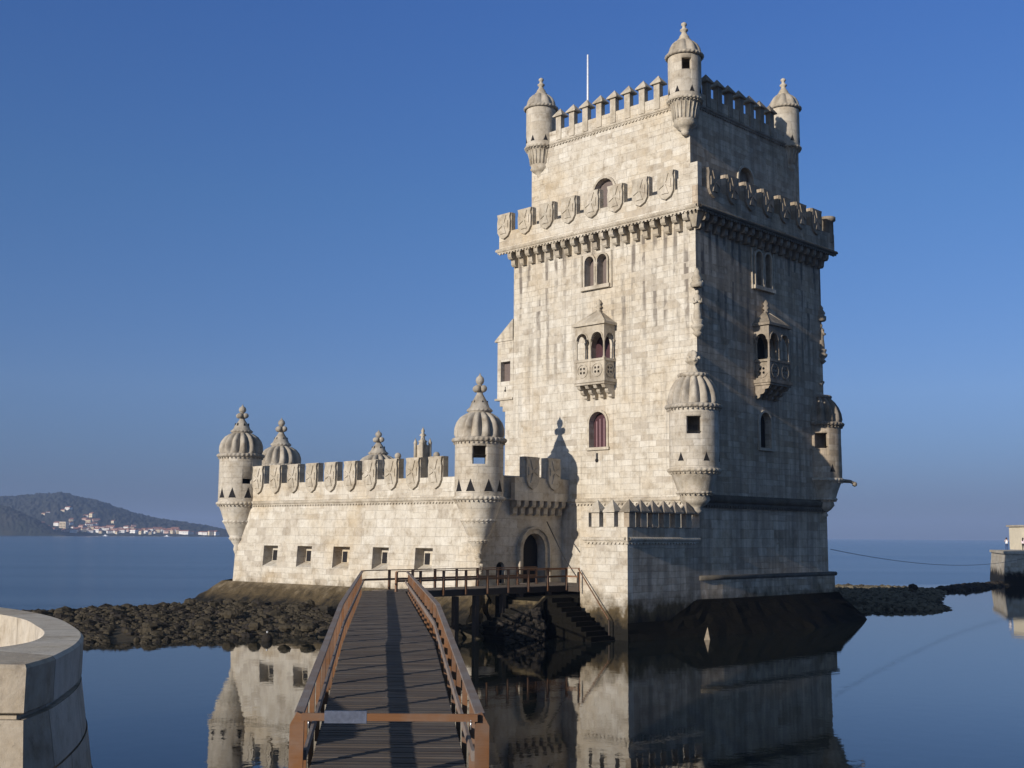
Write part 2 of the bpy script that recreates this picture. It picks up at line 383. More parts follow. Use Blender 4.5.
def hill_h(px, t):
    """px: bearing as a picture column seen from the viewpoint, t: 0 shore .. 1 crest .. 2 back"""
    H = interp(px, PROF); s = math.sin(min(t, 2)*PI/2)**1.15
    z = 1.5+H*s
    return z+(hn(px*.33, t*26)*8+hn(px*.95, t*70)*6)*min(1, t*2.2)*min(1, H/45+.2)
S0, S1 = 2620., 3250.
rows = []
for j in range(121):
    t = j/60.; d = S0+(S1-S0)*t
    rows.append([LD((px-512)/F_PX*d, d, (hill_h(px, t) if j else -1)) for px in [(-160+k*1.0) for k in range(491)]])
mb = MB(); mb.grid(rows, smooth=True)
tag(mb.build('hills', hill_mat(), normals=False), None, None, kind='structure')
# nearer dark spur on the left
rows = []
SP = [(-160, 40), (-40, 52), (0, 60), (12, 55), (25, 44), (40, 30), (52, 17), (62, 6), (70, 1)]
for j in range(61):
    t = j/30.; d = 2440+80*t
    rows.append([LD((px-512)/F_PX*d, d, (1+interp(px, SP)*math.sin(min(t, 2)*PI/2)+(hn(px*.5, t*16)*5+hn(px*1.1, t*40)*3)*min(1, interp(px, SP)/20) if j not in (0,) else -1)) for px in [(-160+k*1.0) for k in range(231)]])
mb = MB(); mb.grid(rows, smooth=True)
tag(mb.build('headland', hill_mat(), normals=False), None, None, kind='structure')

# houses of the far town
hp_extra = [(30+random.random()*150, random.random()**1.5*.26+.02, random.choice((0, 1, 2, 2, 1))) for _ in range(34)]
wm = [simple('house_wall_white', (.78, .76, .72), .8, var=.05, scale=.2, bump=0), simple('house_wall_cream', (.62, .52, .36), .8, var=.05, scale=.2, bump=0),
      simple('house_wall_pink', (.52, .36, .30), .8, var=.05, scale=.2, bump=0)]
rm_ = simple('clay_roof_tiles', (.30, .13, .08), .9, var=.2, scale=.3, bump=0); wdm = M['void']
def make_house(kind):
    wd, dp, h = (13, 9, 6), (10, 9, 8), (17, 10, 5)
    W_, D_, H_ = (wd, dp, h)[kind]
    e = thing('house', (0, 0, 0), None, None)
    mb = MB(); mb.box(-W_/2, W_/2, -D_/2, D_/2, -6, H_); mb.build('wall', wm[kind], e)
    mb = MB(); o = .5
    mb.face([(-W_/2-o, -D_/2-o, H_-.02), (W_/2+o, -D_/2-o, H_-.02), (W_/2+o, 0, H_+2.4), (-W_/2-o, 0, H_+2.4)])
    mb.face([(W_/2+o, D_/2+o, H_-.02), (-W_/2-o, D_/2+o, H_-.02), (-W_/2-o, 0, H_+2.4), (W_/2+o, 0, H_+2.4)])
    for sx in (-1, 1): mb.face([(sx*W_/2, -D_/2, H_), (sx*W_/2, D_/2, H_), (sx*W_/2, 0, H_+2.3)])
    mb.build('roof', rm_, e)
    for k in range(3):
        u = (-.3+.3*k)*W_
        mb = MB(); mb.box(u-.6, u+.6, -D_/2-.06, -D_/2+.1, H_*.45, H_*.45+1.5); mb.build('window', wdm, e)
    return e
HT = ['white house with a tiled roof in the far town below the wooded hill', 'cream house with a tiled roof in the far town across the river', 'pinkish house with a tiled roof in the far town across the river']
HG = ['white houses of the far town', 'cream houses of the far town', 'pinkish houses of the far town']
hp = [(34, .10, 1), (40, .12, 0), (46, .12, 1), (52, .1, 1), (55, .08, 0), (58, .06, 2), (74, .16, 0), (77, .10, 0), (80, .05, 2), (83, .09, 0), (86, .12, 2), (88, .05, 1), (91, .08, 0), (93, .14, 0), (95, .04, 0), (97, .09, 1),
      (100, .12, 2), (102, .05, 0), (105, .03, 1), (108, .13, 1), (111, .10, 0), (114, .04, 0), (117, .12, 0), (119, .08, 2), (121, .04, 0), (124, .12, 2), (126, .05, 0), (129, .11, 2), (131, .14, 0), (133, .09, 0),
      (136, .13, 1), (138, .06, 0), (141, .10, 2), (144, .08, 0), (148, .09, 1), (151, .06, 0), (154, .10, 0), (158, .07, 0), (162, .09, 1), (166, .16, 0), (168, .12, 0), (171, .08, 2), (174, .14, 0), (176, .08, 1),
      (179, .12, 0), (182, .08, 1), (186, .07, 0), (190, .06, 0), (195, .07, 0), (200, .08, 2), (205, .06, 0), (209, .05, 0), (214, .04, 1), (219, .05, 0),
      (48, .30, 1), (52, .32, 0), (67, .36, 1), (72, .38, 0), (90, .31, 0), (96, .30, 1), (10, .30, 2), (14, .30, 1), (62, .13, 0), (70, .05, 2), (99, .16, 0), (106, .10, 0)]+[q_ for q_ in hp_extra if q_[0] > 52]
protos = [make_house(k) for k in range(3)]
used = [False]*3
for i, (px, t, k) in enumerate(hp):
    pr = protos[k]
    e = pr if not used[k] else copy_tree(pr, None)
    used[k] = True
    d = S0+(S1-S0)*t+10
    zg = 1.5+hill_h(px, t)*.95
    p = LD((px-512)/F_PX*d, d, max(2, zg)); e.location = p
    e.rotation_euler = (0, 0, YAW-PI/2+random.uniform(-.7, .7))
    s = random.uniform(.55, 1.2); e.scale = (s, s, s)
    tag(e, HT[k], 'house', HG[k])
# tall block
d = 2690; e = thing('apartment_block', LD((68.5-512)/F_PX*d, d, 4), 'tall pale apartment block rising above the houses of the far town', 'apartment block')
e.rotation_euler = (0, 0, YAW-PI/2-.35)
PINV[e.name] = Matrix()
mb = MB(); mb.box(-9, 9, -6, 6, -5, 27); mb.build('wall', wm[1], e)
mb = MB(); mb.box(-9.4, 9.4, -6.4, 6.4, 27.01, 28); mb.build('roof', 'dome', e)
for r_ in range(7):
    for c_ in range(4):
        mb = MB(); mb.box(-7.6+c_*4.2, -5+c_*4.2, -6.1, -5.9, 1.5+r_*3.6, 3.6+r_*3.6); mb.build('window', 'void', e)
# small boats
for i, (px, d, lab) in enumerate([(171, 2480, 'white motor boat on the far water, nearest the castle of three boats'), (110, 2500, 'white motor boat moored off the middle of the far town'), (59, 2530, 'white motor boat moored off the left end of the far town')]):
    e = thing('boat', LD((px-512)/F_PX*d, d, 0), lab, 'boat', 'boats off the far town'); PINV[e.name] = Matrix(); e.rotation_euler = (0, 0, YAW-PI/2)
    mb = MB()
    for sgn in (0,):
        L_ = 5.5
        hull = [(-L_, -1.4), (L_*.5, -1.4), (L_, 0), (L_*.5, 1.4), (-L_, 1.4)]; low = [(-L_*.9, -.9), (L_*.4, -.9), (L_*.8, 0), (L_*.4, .9), (-L_*.9, .9)]
        for k in range(5):
            a, b = hull[k], hull[(k+1) % 5]; c, f = low[(k+1) % 5], low[k]
            mb.face([(*f, -.4), (*c, -.4), (*b, 1.3), (*a, 1.3)])
        mb.face([(*p, 1.3) for p in hull]); mb.face([(*p, -.4) for p in low])
    mb.build('hull', 'white_metal', e)
    mb = MB(); mb.frustum((-2.5, 2, -1, 1), (-2.2, 1, -.8, .8), 1.3, 3.0); mb.build('cabin', 'white_metal', e)

# ================================================================== FORTRESS
fort = thing('fortress_tower', (0, 0, 0), 'pale stone river fortress with square keep, domed corner turrets and low bastion', 'fortress tower')
L_, W_ = 16.55, 15.9
TL = lambda p: Vector((-p.y, p.x, p.z))       # frame of the keep's sunlit face: u = Y, w = outward
TR = lambda p: Vector((p.x, -p.y, p.z))       # frame of the shaded face: u = X, w = outward
def TF(T0, du=0, dw=0, dz=0): return lambda p: T0(Vector((p.x+du, p.y+dw, p.z+dz)))

# ---- keep walls
pairL = [arch(7.42, 8.28, 23.45, 25.6), arch(8.58, 9.44, 23.45, 25.6)]
archL = arch(7.55, 9.1, 12.1, 14.55)
logL = arch(7.25, 8.95, 17.0, 20.0)
crossL = [(8.36, 11.05), (8.54, 11.05), (8.54, 11.7), (8.36, 11.7)]
pairR = [arch(6.95, 7.8, 23.35, 25.8), arch(8.1, 8.95, 23.35, 25.8)]
archR = arch(7.15, 8.55, 12.1, 14.55); logR = arch(7.1, 8.8, 17.0, 20.0)
doorR = [(7.4, 5.2), (8.6, 5.2), (8.6, 7.0), (7.4, 7.0)]
mb = MB()
mb.panel(TL, [(0, -1), (L_, -1), (L_, 27.2), (0, 27.2)], pairL+[archL, logL, crossL], -.55, 0, back=False, sides=False)
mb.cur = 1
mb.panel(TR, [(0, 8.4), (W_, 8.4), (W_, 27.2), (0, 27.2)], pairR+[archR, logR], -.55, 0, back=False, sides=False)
mb.face([(0, 0, -1), (W_, 0, -1), (W_, 0, 8.4), (0, 0, 8.4)])
mb.cur = 0
mb.face([(W_, 0, -1), (W_, L_, -1), (W_, L_, 27.2), (W_, 0, 27.2)]); mb.face([(0, L_, -1), (W_, L_, -1), (W_, L_, 27.2), (0, L_, 27.2)])
mb.build('keep_wall', ['ashlar', 'ashlar_grimy_shaded'], fort, normals=False)
# base widening on the shaded side, with ledge
mb = MB(); mb.box(2.2, W_+.6, -.16, -.003, 1.5, 3.35)
for z_ in (1.5, 3.35): mb.face([(0, -.004, z_), (2.2, -.16, z_), (2.2, -.004, z_)])
mb.face([(0, -.004, 1.5), (2.2, -.16, 1.5), (2.2, -.16, 3.35), (0, -.004, 3.35)])
mb.box(W_+.003, W_+.6, .0, 8, -1, 3.345)
mb.build('footing', 'ashlar_grimy_shaded', fort)
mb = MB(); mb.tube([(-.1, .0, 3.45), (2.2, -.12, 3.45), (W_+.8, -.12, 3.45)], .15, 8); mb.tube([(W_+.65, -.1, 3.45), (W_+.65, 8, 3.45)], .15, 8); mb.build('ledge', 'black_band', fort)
# string course at the foot of the upper storeys
def rope(T, u0, u1, z, r=.16, dent=True, mbx=None):
    m_ = mbx or MB(); n = int((u1-u0)/.22)
    for k in range(n):
        a = u0+(u1-u0)*k/n; b = u0+(u1-u0)*(k+1)/n
        m_.grid([[T(Vector((a+(.18 if j < 4 else 0), r*math.sin(PI*j/5), z+r*math.cos(PI*j/5)))) for j in range(6)],
                 [T(Vector(((a+b)/2+(.18 if j < 4 else 0), r*1.25*math.sin(PI*j/5), z+r*1.15*math.cos(PI*j/5)))) for j in range(6)],
                 [T(Vector((b+(.18 if j < 4 else 0), r*math.sin(PI*j/5), z+r*math.cos(PI*j/5)))) for j in range(6)]], smooth=True)
    m_.box(u0, u1, .004, r*.6, z-r*1.5, z-r*.95, T)
    if dent:
        for k in range(int((u1-u0)/.3)):
            m_.box(u0+.3*k, u0+.3*k+.15, .004, r*.75, z-r*2.2, z-r*1.505, T)
    return m_
m_ = rope(TL, -.1, 11.6, 8.45, .15)
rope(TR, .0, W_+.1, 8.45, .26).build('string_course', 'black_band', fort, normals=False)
m_.box(-.15, W_+.2, 0.004, .28, 8.0, 8.3, TF(TR, 0, .02, 0)) if 0 else None
m_.build('string_course', 'carved', fort, normals=False)

# ---- windows of the keep
def pane(T, poly, w, name, mat, parent=fort):
    m_ = MB(); m_.panel(T, poly, [], w-.08, w, back=False); return m_.build(name, mat, parent)
def paired(T, P, side):
    (u0, z0), (u1, _) = P[1][0] if 0 else P[0][0], P[1][1]
    f = MB()
    for h in P:
        a0, a1 = h[0][0], h[1][0]; zt = max(p[1] for p in h)
        ringarch(T, a0, a1, h[0][1], zt, .13, .004, .16, f)
    f.box(P[0][0][0]-.3, P[1][1][0]+.3, .004, .26, h[0][1]-.28, h[0][1]-.02, T)
    zt += .13
    # square label moulding round the pair
    f.box(P[0][0][0]-.42, P[0][0][0]-.3, .004, .1, z0-.3, zt+.05, T); f.box(P[1][1][0]+.3, P[1][1][0]+.42, .004, .1, z0-.3, zt+.05, T)
    fo = f.build('window', 'carved', fort, normals=False)
    c = MB(); uc = (P[0][1][0]+P[1][0][0])/2
    q = T(Vector((uc, .02, 0)))
    c.lathe((q.x, q.y), [(.17, z0), (.17, z0+.15), (.09, z0+.22), (.09, zt-.95), (.17, zt-.8), (.18, zt-.65)], 10); c.build('column', 'carved', fo)
    for h in P:
        uu0, uu1 = h[0][0], h[1][0]
        m2 = MB(); m2.panel(T, h, [], -.52, -.5, back=False); m2.build('shutter', 'louver' , fo)
        m2 = MB(); m2.box((uu0+uu1)/2-.04, (uu0+uu1)/2+.04, -.499, -.46, z0, zt-.2, T); m2.build('mullion', 'void', fo)
    return fo
paired(TL, pairL, 0); paired(TR, pairR, 1)
def archwin(T, A, mat, drapes=True):
    f = MB(); a0, a1 = A[0][0], A[1][0]; zt = max(p[1] for p in A)
    ringarch(T, a0, a1, A[0][1], zt, .16, .004, .10, f); f.box(a0-.25, a1+.25, .004, .16, A[0][1]-.2, A[0][1]-.01, T)
    fo = f.build('window', 'carved', fort, normals=False)
    m2 = MB(); m2.panel(T, A, [], -.5, -.45, back=False); m2.build('shutter', mat, fo)
    if drapes:
        for k in (-.48, -.16, .2, .5):
            c = (a0+a1)/2+k; m2 = MB(); m2.box(c-.05, c+.05, -.449, -.42, A[0][1]+.05, zt-.35-abs(k)*.5, T); m2.build('batten', simple('batten_paint', (.20, .12, .13), .5) if 'batten' not in M else M['batten'], fo)
    return fo
M['batten'] = simple('dusty_rose_paint', (.22, .13, .14), .5)
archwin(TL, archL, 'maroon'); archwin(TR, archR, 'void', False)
m2 = MB(); m2.panel(TL, crossL, [], -.3, -.28, back=False); m2.sphere(TL(Vector((8.45, 0.0, 11.2))), .14, 8); lo = m2.build('loophole', 'void', fort)
# doors behind the balconies
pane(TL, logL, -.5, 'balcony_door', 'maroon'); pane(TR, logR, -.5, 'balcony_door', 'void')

# ---- canopied balconies
def balcony(T0, uc, mat='carved'):
    T = TF(T0, uc)
    hw, wo = 1.3, 1.2
    s = MB(); s.box(-hw-.12, hw+.12, .004, wo+.12, 16.45, 16.68, T); s.box(-hw-.04, hw+.04, .004, wo+.04, 16.3, 16.448, T)
    s.box(-hw-.2, -hw+.1, wo-.05, wo+.22, 16.3, 16.7, T) if 0 else None
    root = s.build('balcony', mat, fort)
    # balustrade: two pierced panels in front, one on each side
    def pierced(Tq, u0, u1, z0, z1, w0, w1):
        uc_, zc = (u0+u1)/2, (z0+z1)/2; hs = []
        for a in (45, 135, 225, 315):
            cx, cz = uc_+.2*math.cos(R(a)), zc+.2*math.sin(R(a))
            hs.append([(cx+.10*math.cos(R(b)), cz+.10*math.sin(R(b))) for b in range(0, 360, 60)])
        for a in (0, 90, 180, 270):
            cx, cz = uc_+.44*math.cos(R(a)), zc+.44*math.sin(R(a))
            if abs(cx-uc_) < (u1-u0)/2-.12: hs.append([(cx+.055*math.cos(R(b)), cz+.055*math.sin(R(b))) for b in range(0, 360, 72)])
        m3 = MB(); m3.panel(Tq, [(u0, z0), (u1, z0), (u1, z1), (u0, z1)], hs, w0, w1)
        ring = [(uc_+.5*math.cos(R(b)), zc+.5*math.sin(R(b))) for b in range(0, 360, 20)]; rin = [(uc_+.40*math.cos(R(b)), zc+.40*math.sin(R(b))) for b in range(0, 360, 20)]
        m3.panel(Tq, ring, [rin], w1+.001, w1+.05, back=False)
        m3.build('balustrade_panel', mat, root)
    pierced(T, -hw+.08, -.07, 16.682, 17.9, wo-.14, wo); pierced(T, .07, hw-.08, 16.682, 17.9, wo-.14, wo)
    for sg in (-1, 1):
        TS = (lambda sg: (lambda p: T(Vector((sg*(hw-.08)+sg*p.y*1.0, p.x, p.z)))))(sg)
        pierced(TS, .05, wo-.2, 16.682, 17.9, -.12, 0)
    r_ = MB()
    r_.box(-hw-.05, hw+.05, wo-.2, wo+.06, 17.9, 18.06, T)
    for sg in (-1, 1): r_.box(sg*hw-.14 if sg > 0 else sg*hw-.05, sg*hw+.05 if sg > 0 else sg*hw+.14, .004, wo-.2, 17.9, 18.06, T)
    for u in (-hw+.02, 0, hw-.02): r_.box(u-.07, u+.07, wo-.15, wo+.04, 16.68, 17.898, T)
    r_.build('top_rail', mat, root)
    for u, wv in ((-hw+.08, wo-.08), (0, wo-.08), (hw-.08, wo-.08), (-hw+.08, .15), (hw-.08, .15)):
        q = T(Vector((u, wv, 0)))
        c = MB(); c.lathe((q.x, q.y), [(.11, 18.06), (.11, 18.14), (.065, 18.2), (.065, 19.2), (.1, 19.28), (.13, 19.42)], 10); c.build('column', mat, root)
    a = MB()
    a.panel(T, [(-hw, 19.4), (hw, 19.4), (hw, 20.42), (-hw, 20.42)][:], [], wo-.14, wo) if 0 else None
    n = 10; ou = [(-hw, 19.42)]
    for cu in (-hw/2-.02, hw/2+.02):
        rr = .47; ou += [(cu-rr, 19.42)]+[(cu-rr*math.cos(PI*k/n), 19.42+rr*1.0*math.sin(PI*k/n)) for k in range(1, n)]+[(cu+rr, 19.42)]
    ou += [(hw, 19.42), (hw, 20.4), (-hw, 20.4)]
    a.panel(T, ou, [], wo-.16, wo)
    for cu in (-hw/2-.02, hw/2+.02): ringarch(T, cu-.47, cu+.47, 19.42, 19.89, .09, wo+.001, wo+.06, a)
    for sg in (-1, 1):
        TS = (lambda sg: (lambda p: T(Vector((sg*hw+sg*p.y, p.x, p.z)))))(sg)
        rr = .42; cu = .56
        ou = [(.02, 19.42), (cu-rr, 19.42)]+[(cu-rr*math.cos(PI*k/n), 19.42+rr*math.sin(PI*k/n)) for k in range(1, n)]+[(cu+rr, 19.42), (wo-.165, 19.42), (wo-.165, 20.4), (.02, 20.4)]
        a.panel(TS, ou, [], -.16, 0)
    a.build('arcade', mat, root)
    f = MB(); f.box(-hw-.16, hw+.16, .004, wo+.16, 20.402, 20.58, T)
    f.frustum((-hw-.1, hw+.1, .01, wo+.1), (-.1, .1, .02, .28), 20.582, 21.55, T)
    for k in (-1, 1):
        f.tube([T(Vector((k*(hw+.05), wo+.06, 20.62))), T(Vector((k*.1, .26, 21.56)))], .05, 6)
    q = T(Vector((0, .2, 0)))
    f.lathe((q.x, q.y), [(.16, 21.5), (.2, 21.62), (.1, 21.7), (.27, 21.85), (.13, 22.0), (.24, 22.15), (.05, 22.4)], 10, 5, .25)
    f.build('roof', mat, root)
    for k in range(4):
        u = -hw+.2+k*(2*hw-.4)/3
        c = MB()
        c.panel((lambda u: (lambda p: T(Vector((u+p.y, p.x, p.z)))))(u), [(0.004, 15.42), (.22, 15.42), (.36, 15.5), (.38, 15.68), (.62, 15.72), (.74, 15.85), (.76, 16.02), (1.02, 16.06), (1.15, 16.298), (0.004, 16.298)], [], -.14, .14)
        c.build('corbel', mat, root)
balcony(TL, 8.08); balcony(TR, 7.98, 'carved_shaded')

# ---- machicolated gallery
o_ = .8
mb = MB()
def ringbox(m_, off0, off1, z0, z1, L0=0, W0=0):
    # hollow square ring between two offsets (off1 outer) of the keep plan, shrunk by L0/W0
    a = (L0-off1, W_-W0+off1, L0-off1, L_-L0+off1)
    x0, x1, y0, y1 = -off1+L0, W_-L0+off1, -off1+L0, L_-L0+off1
    t = off1-off0
    m_.box(x0, x1, y0, y0+t, z0, z1); m_.box(x0, x1, y1-t, y1, z0, z1)
    m_.box(x0, x0+t, y0+t, y1-t, z0, z1); m_.box(x1-t, x1, y0+t, y1-t, z0, z1)
ringbox(mb, .35, .8, 27.22, 28.64)
for k_ in range(6): mb.mi[k_] = 1
mb.build('gallery_parapet', ['ashlar_plain', 'ashlar_grimy_shaded'], fort)
mb = MB(); mb.box(-.35, W_+.35, -.35, L_+.35, 27.2, 27.35); mb.build('gallery_floor', 'ashlar_plain', fort)
m_ = rope(TF(TL, 0, .80), -.9, L_+.9, 27.25, .15)
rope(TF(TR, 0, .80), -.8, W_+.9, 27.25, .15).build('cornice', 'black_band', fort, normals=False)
m_.build('cornice', 'carved', fort, normals=False)
# corbels
cb = MB(); Tc = lambda p: p
prof = [(0.004, 26.0), (.28, 26.0), (.38, 26.12), (.40, 26.36), (.44, 26.5), (.66, 26.5), (.78, 26.64), (.80, 26.86), (.80, 27.19), (0.004, 27.19)]
cb.panel(lambda p: Vector((p.y, p.x, p.z)), [(a, b-26) for a, b in prof], [], -.19, .19)
corb0 = cb.build('corbel', 'carved', fort); first = True
def put_copies(o, places, labels=None):
    for i, (x, y, z, rz) in enumerate(places):
        c = o if i == 0 else copy_tree(o, o.parent)
        c.location = (x, y, z); c.rotation_euler = (0, 0, rz)
pl = [(0, .0+.28+k*(L_-.55)/18, 26, PI/2) for k in range(19)]+[(.28+k*(W_-.55)/17, 0, 26, PI) for k in range(18)]
put_copies(corb0, pl)
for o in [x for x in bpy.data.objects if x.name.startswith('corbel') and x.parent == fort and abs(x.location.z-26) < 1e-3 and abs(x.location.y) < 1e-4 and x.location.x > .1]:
    if 'dark_corbel' not in bpy.data.meshes: dm_ = o.data.copy(); dm_.name = 'dark_corbel'; dm_.materials[0] = M['carved_shaded']
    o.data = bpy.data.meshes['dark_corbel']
cm = MB(); cm.frustum((-.2, .25, -.2, .25), (-.8, .25, -.8, .25), 26.1, 27.19); cm.build('corner_corbel', 'carved', fort)

def reshade(test, nm):  # gives shaded-side parts stone copies with the shade in their colour
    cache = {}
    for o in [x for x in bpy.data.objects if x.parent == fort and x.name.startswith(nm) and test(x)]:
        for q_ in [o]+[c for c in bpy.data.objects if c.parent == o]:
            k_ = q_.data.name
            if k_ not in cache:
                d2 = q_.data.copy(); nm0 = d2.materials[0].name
                d2.materials[0] = M['carved_shaded'] if nm0 in ('carved_stone', 'dome_stone') else M['ashlar_grimy_shaded']; cache[k_] = d2
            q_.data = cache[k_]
def shield_merlon(w, h, t, low, mat='ashlar_plain', name='merlon'):
    """local frame: x along the wall, +y outward, z=0 the foot of the crenel"""
    T = lambda p: Vector((p.x, p.y, p.z))
    b = MB(); b.box(-w/2, w/2, -t, 0, 0.002, h)
    o = b.build(name, mat, fort)
    s = MB(); hw = w/2*.97; zt = h-.03; zb = low
    ou = [(-hw*1.02, zt), (-hw*.9, zt-.2*h), (-hw, zt-.45*h), (-hw*.95, zt-.72*(zt-zb)), (-hw*.62, zt-.9*(zt-zb)), (0, zb), (hw*.62, zt-.9*(zt-zb)), (hw*.95, zt-.72*(zt-zb)), (hw, zt-.45*h), (hw*.9, zt-.2*h), (hw*1.02, zt)]
    s.panel(T, ou, [], .002, .17)
    cz = (zt*.56+zb*.44); a = hw*.22; bb = hw*.44
    for q in range(4):
        c_, s_ = math.cos(q*PI/2), math.sin(q*PI/2); ly = (zt-zb)*.36 if q % 2 else hw*.74
        pts = [(a*.5, -a*.45), (ly, -bb), (ly*.96, 0), (ly, bb), (a*.5, a*.45)]
        s.panel(T, [(x*c_-y*s_, cz+x*s_+y*c_) for x, y in pts], [], .171, .23)
    s.panel(T, [(a*.6*math.cos(R(k)), cz+a*.6*math.sin(R(k))) for k in range(0, 360, 45)], [], .171, .225)
    s.build('shield', 'carved', o)
    return o
gm = shield_merlon(1.38, 1.40, .40, -.56)
ysL = [1.69+k*(16.75-1.69)/7 for k in range(8)]; xsR = [.9+k*(14.0-.9)/6 for k in range(7)]
put_copies(gm, [(-o_, y, 28.64, PI/2) for y in ysL]+[(x, -o_, 28.64, PI) for x in xsR])
reshade(lambda o: abs(o.location.y+o_) < 1e-4 and o.location.z > 28, 'merlon')
# posts on the gallery corners
b = MB(); b.box(-.806, -.35, -.806, .35, 28.642, 30.2); b.box(-.806, -.36, .352, .8, 28.642, 29.35); b.build('corner_post', 'ashlar_plain', fort)
b = MB(); b.lathe((W_+.45, -.45), [(.45, 28.0), (.45, 29.6), (.62, 29.7), (.62, 29.95), (0, 30.05)], 16); b.build('corner_post', 'carved_shaded', fort)

# ---- upper storey
a_ = 1.16; a2_ = .7
upL = arch(7.75, 9.55, 27.4, 31.5); upR = arch(6.9, 8.75, 27.4, 32.2)
mb = MB()
mb.panel(TF(TL, 0, -a_), [(a_, 27.35), (L_-a2_, 27.35), (L_-a2_, 36.25), (a_, 36.25)], [upL], -.5, 0, back=False, sides=False)
mb.cur = 1; mb.panel(TF(TR, 0, -a_), [(a_, 27.35), (W_-a2_, 27.35), (W_-a2_, 36.25), (a_, 36.25)], [upR], -.5, 0, back=False, sides=False); mb.cur = 0
mb.face([(W_-a2_, a_, 27.35), (W_-a2_, L_-a2_, 27.35), (W_-a2_, L_-a2_, 36.25), (W_-a2_, a_, 36.25)]); mb.face([(a_, L_-a2_, 27.35), (W_-a2_, L_-a2_, 27.35), (W_-a2_, L_-a2_, 36.25), (a_, L_-a2_, 36.25)])
t = .4   # inner face and top of the parapet
x0, x1, y0, y1 = a_, W_-a2_, a_, L_-a2_
for q in ([(x0, y0), (x1, y0), (x1-t, y0+t), (x0+t, y0+t)], [(x1, y0), (x1, y1), (x1-t, y1-t), (x1-t, y0+t)], [(x1, y1), (x0, y1), (x0+t, y1-t), (x1-t, y1-t)], [(x0, y1), (x0, y0), (x0+t, y0+t), (x0+t, y1-t)]):
    mb.face([(*p, 36.25) for p in q]); mb.face([(*q[3], 36.25), (*q[2], 36.25), (*q[2], 35.2), (*q[3], 35.2)])
mb.face([(x0+t, y0+t, 35.2), (x1-t, y0+t, 35.2), (x1-t, y1-t, 35.2), (x0+t, y1-t, 35.2)])
mb.build('upper_wall', ['ashlar_plain', 'ashlar_grimy_shaded'], fort, normals=False)
for T, A, mt in ((TF(TL, 0, -a_), upL, 'louver'), (TF(TR, 0, -a_), upR, 'carved_shaded')):
    f = MB(); ringarch(T, A[0][0], A[1][0], A[0][1], max(p[1] for p in A), .17, .004, .12, f); fo = f.build('window', 'carved', fort, normals=False)
    m2 = MB(); m2.panel(T, A, [], -.45, -.4, back=False); m2.build('shutter', mt, fo)
m_ = rope(TF(TL, 0, -a_), a_, L_-a2_, 35.3, .12); rope(TF(TR, 0, -a_), a_, W_-a2_, 35.3, .12).build('cornice', 'carved_shaded', fort, normals=False); m_.build('cornice', 'carved', fort, normals=False)
def pyr_merlon(w, t, zlow, h, hc, cap, mat='carved', name='merlon'):
    b = MB(); b.box(-w/2, w/2, -t, .07, zlow, h); o = b.build(name, mat, fort)
    c = MB(); e = cap/2; te = t/2+.12
    y0, y1 = -t/2-e*.85, -t/2+e*.85
    ap = (0, -t/2, h+hc)
    P = [(-e, y0, h+.002), (e, y0, h+.002), (e, y1, h+.002), (-e, y1, h+.002)]
    Q = [(-e, y0, h+.09), (e, y0, h+.09), (e, y1, h+.09), (-e, y1, h+.09)]
    c.face(P)
    for k in range(4): c.face([P[k], P[(k+1) % 4], Q[(k+1) % 4], Q[k]]); c.face([Q[k], Q[(k+1) % 4], ap])
    c.build('cap', 'carved', o)
    return o
pm = pyr_merlon(.50, .34, -.80, 1.0, .68, .92)
put_copies(pm, [(a_, 3.88+1.313*k, 36.25, PI/2) for k in range(8)]+[(3.37+1.35*k, a_, 36.25, PI) for k in range(7)])
reshade(lambda o: abs(o.location.y-a_) < 1e-4 and o.location.z > 36, 'merlon')

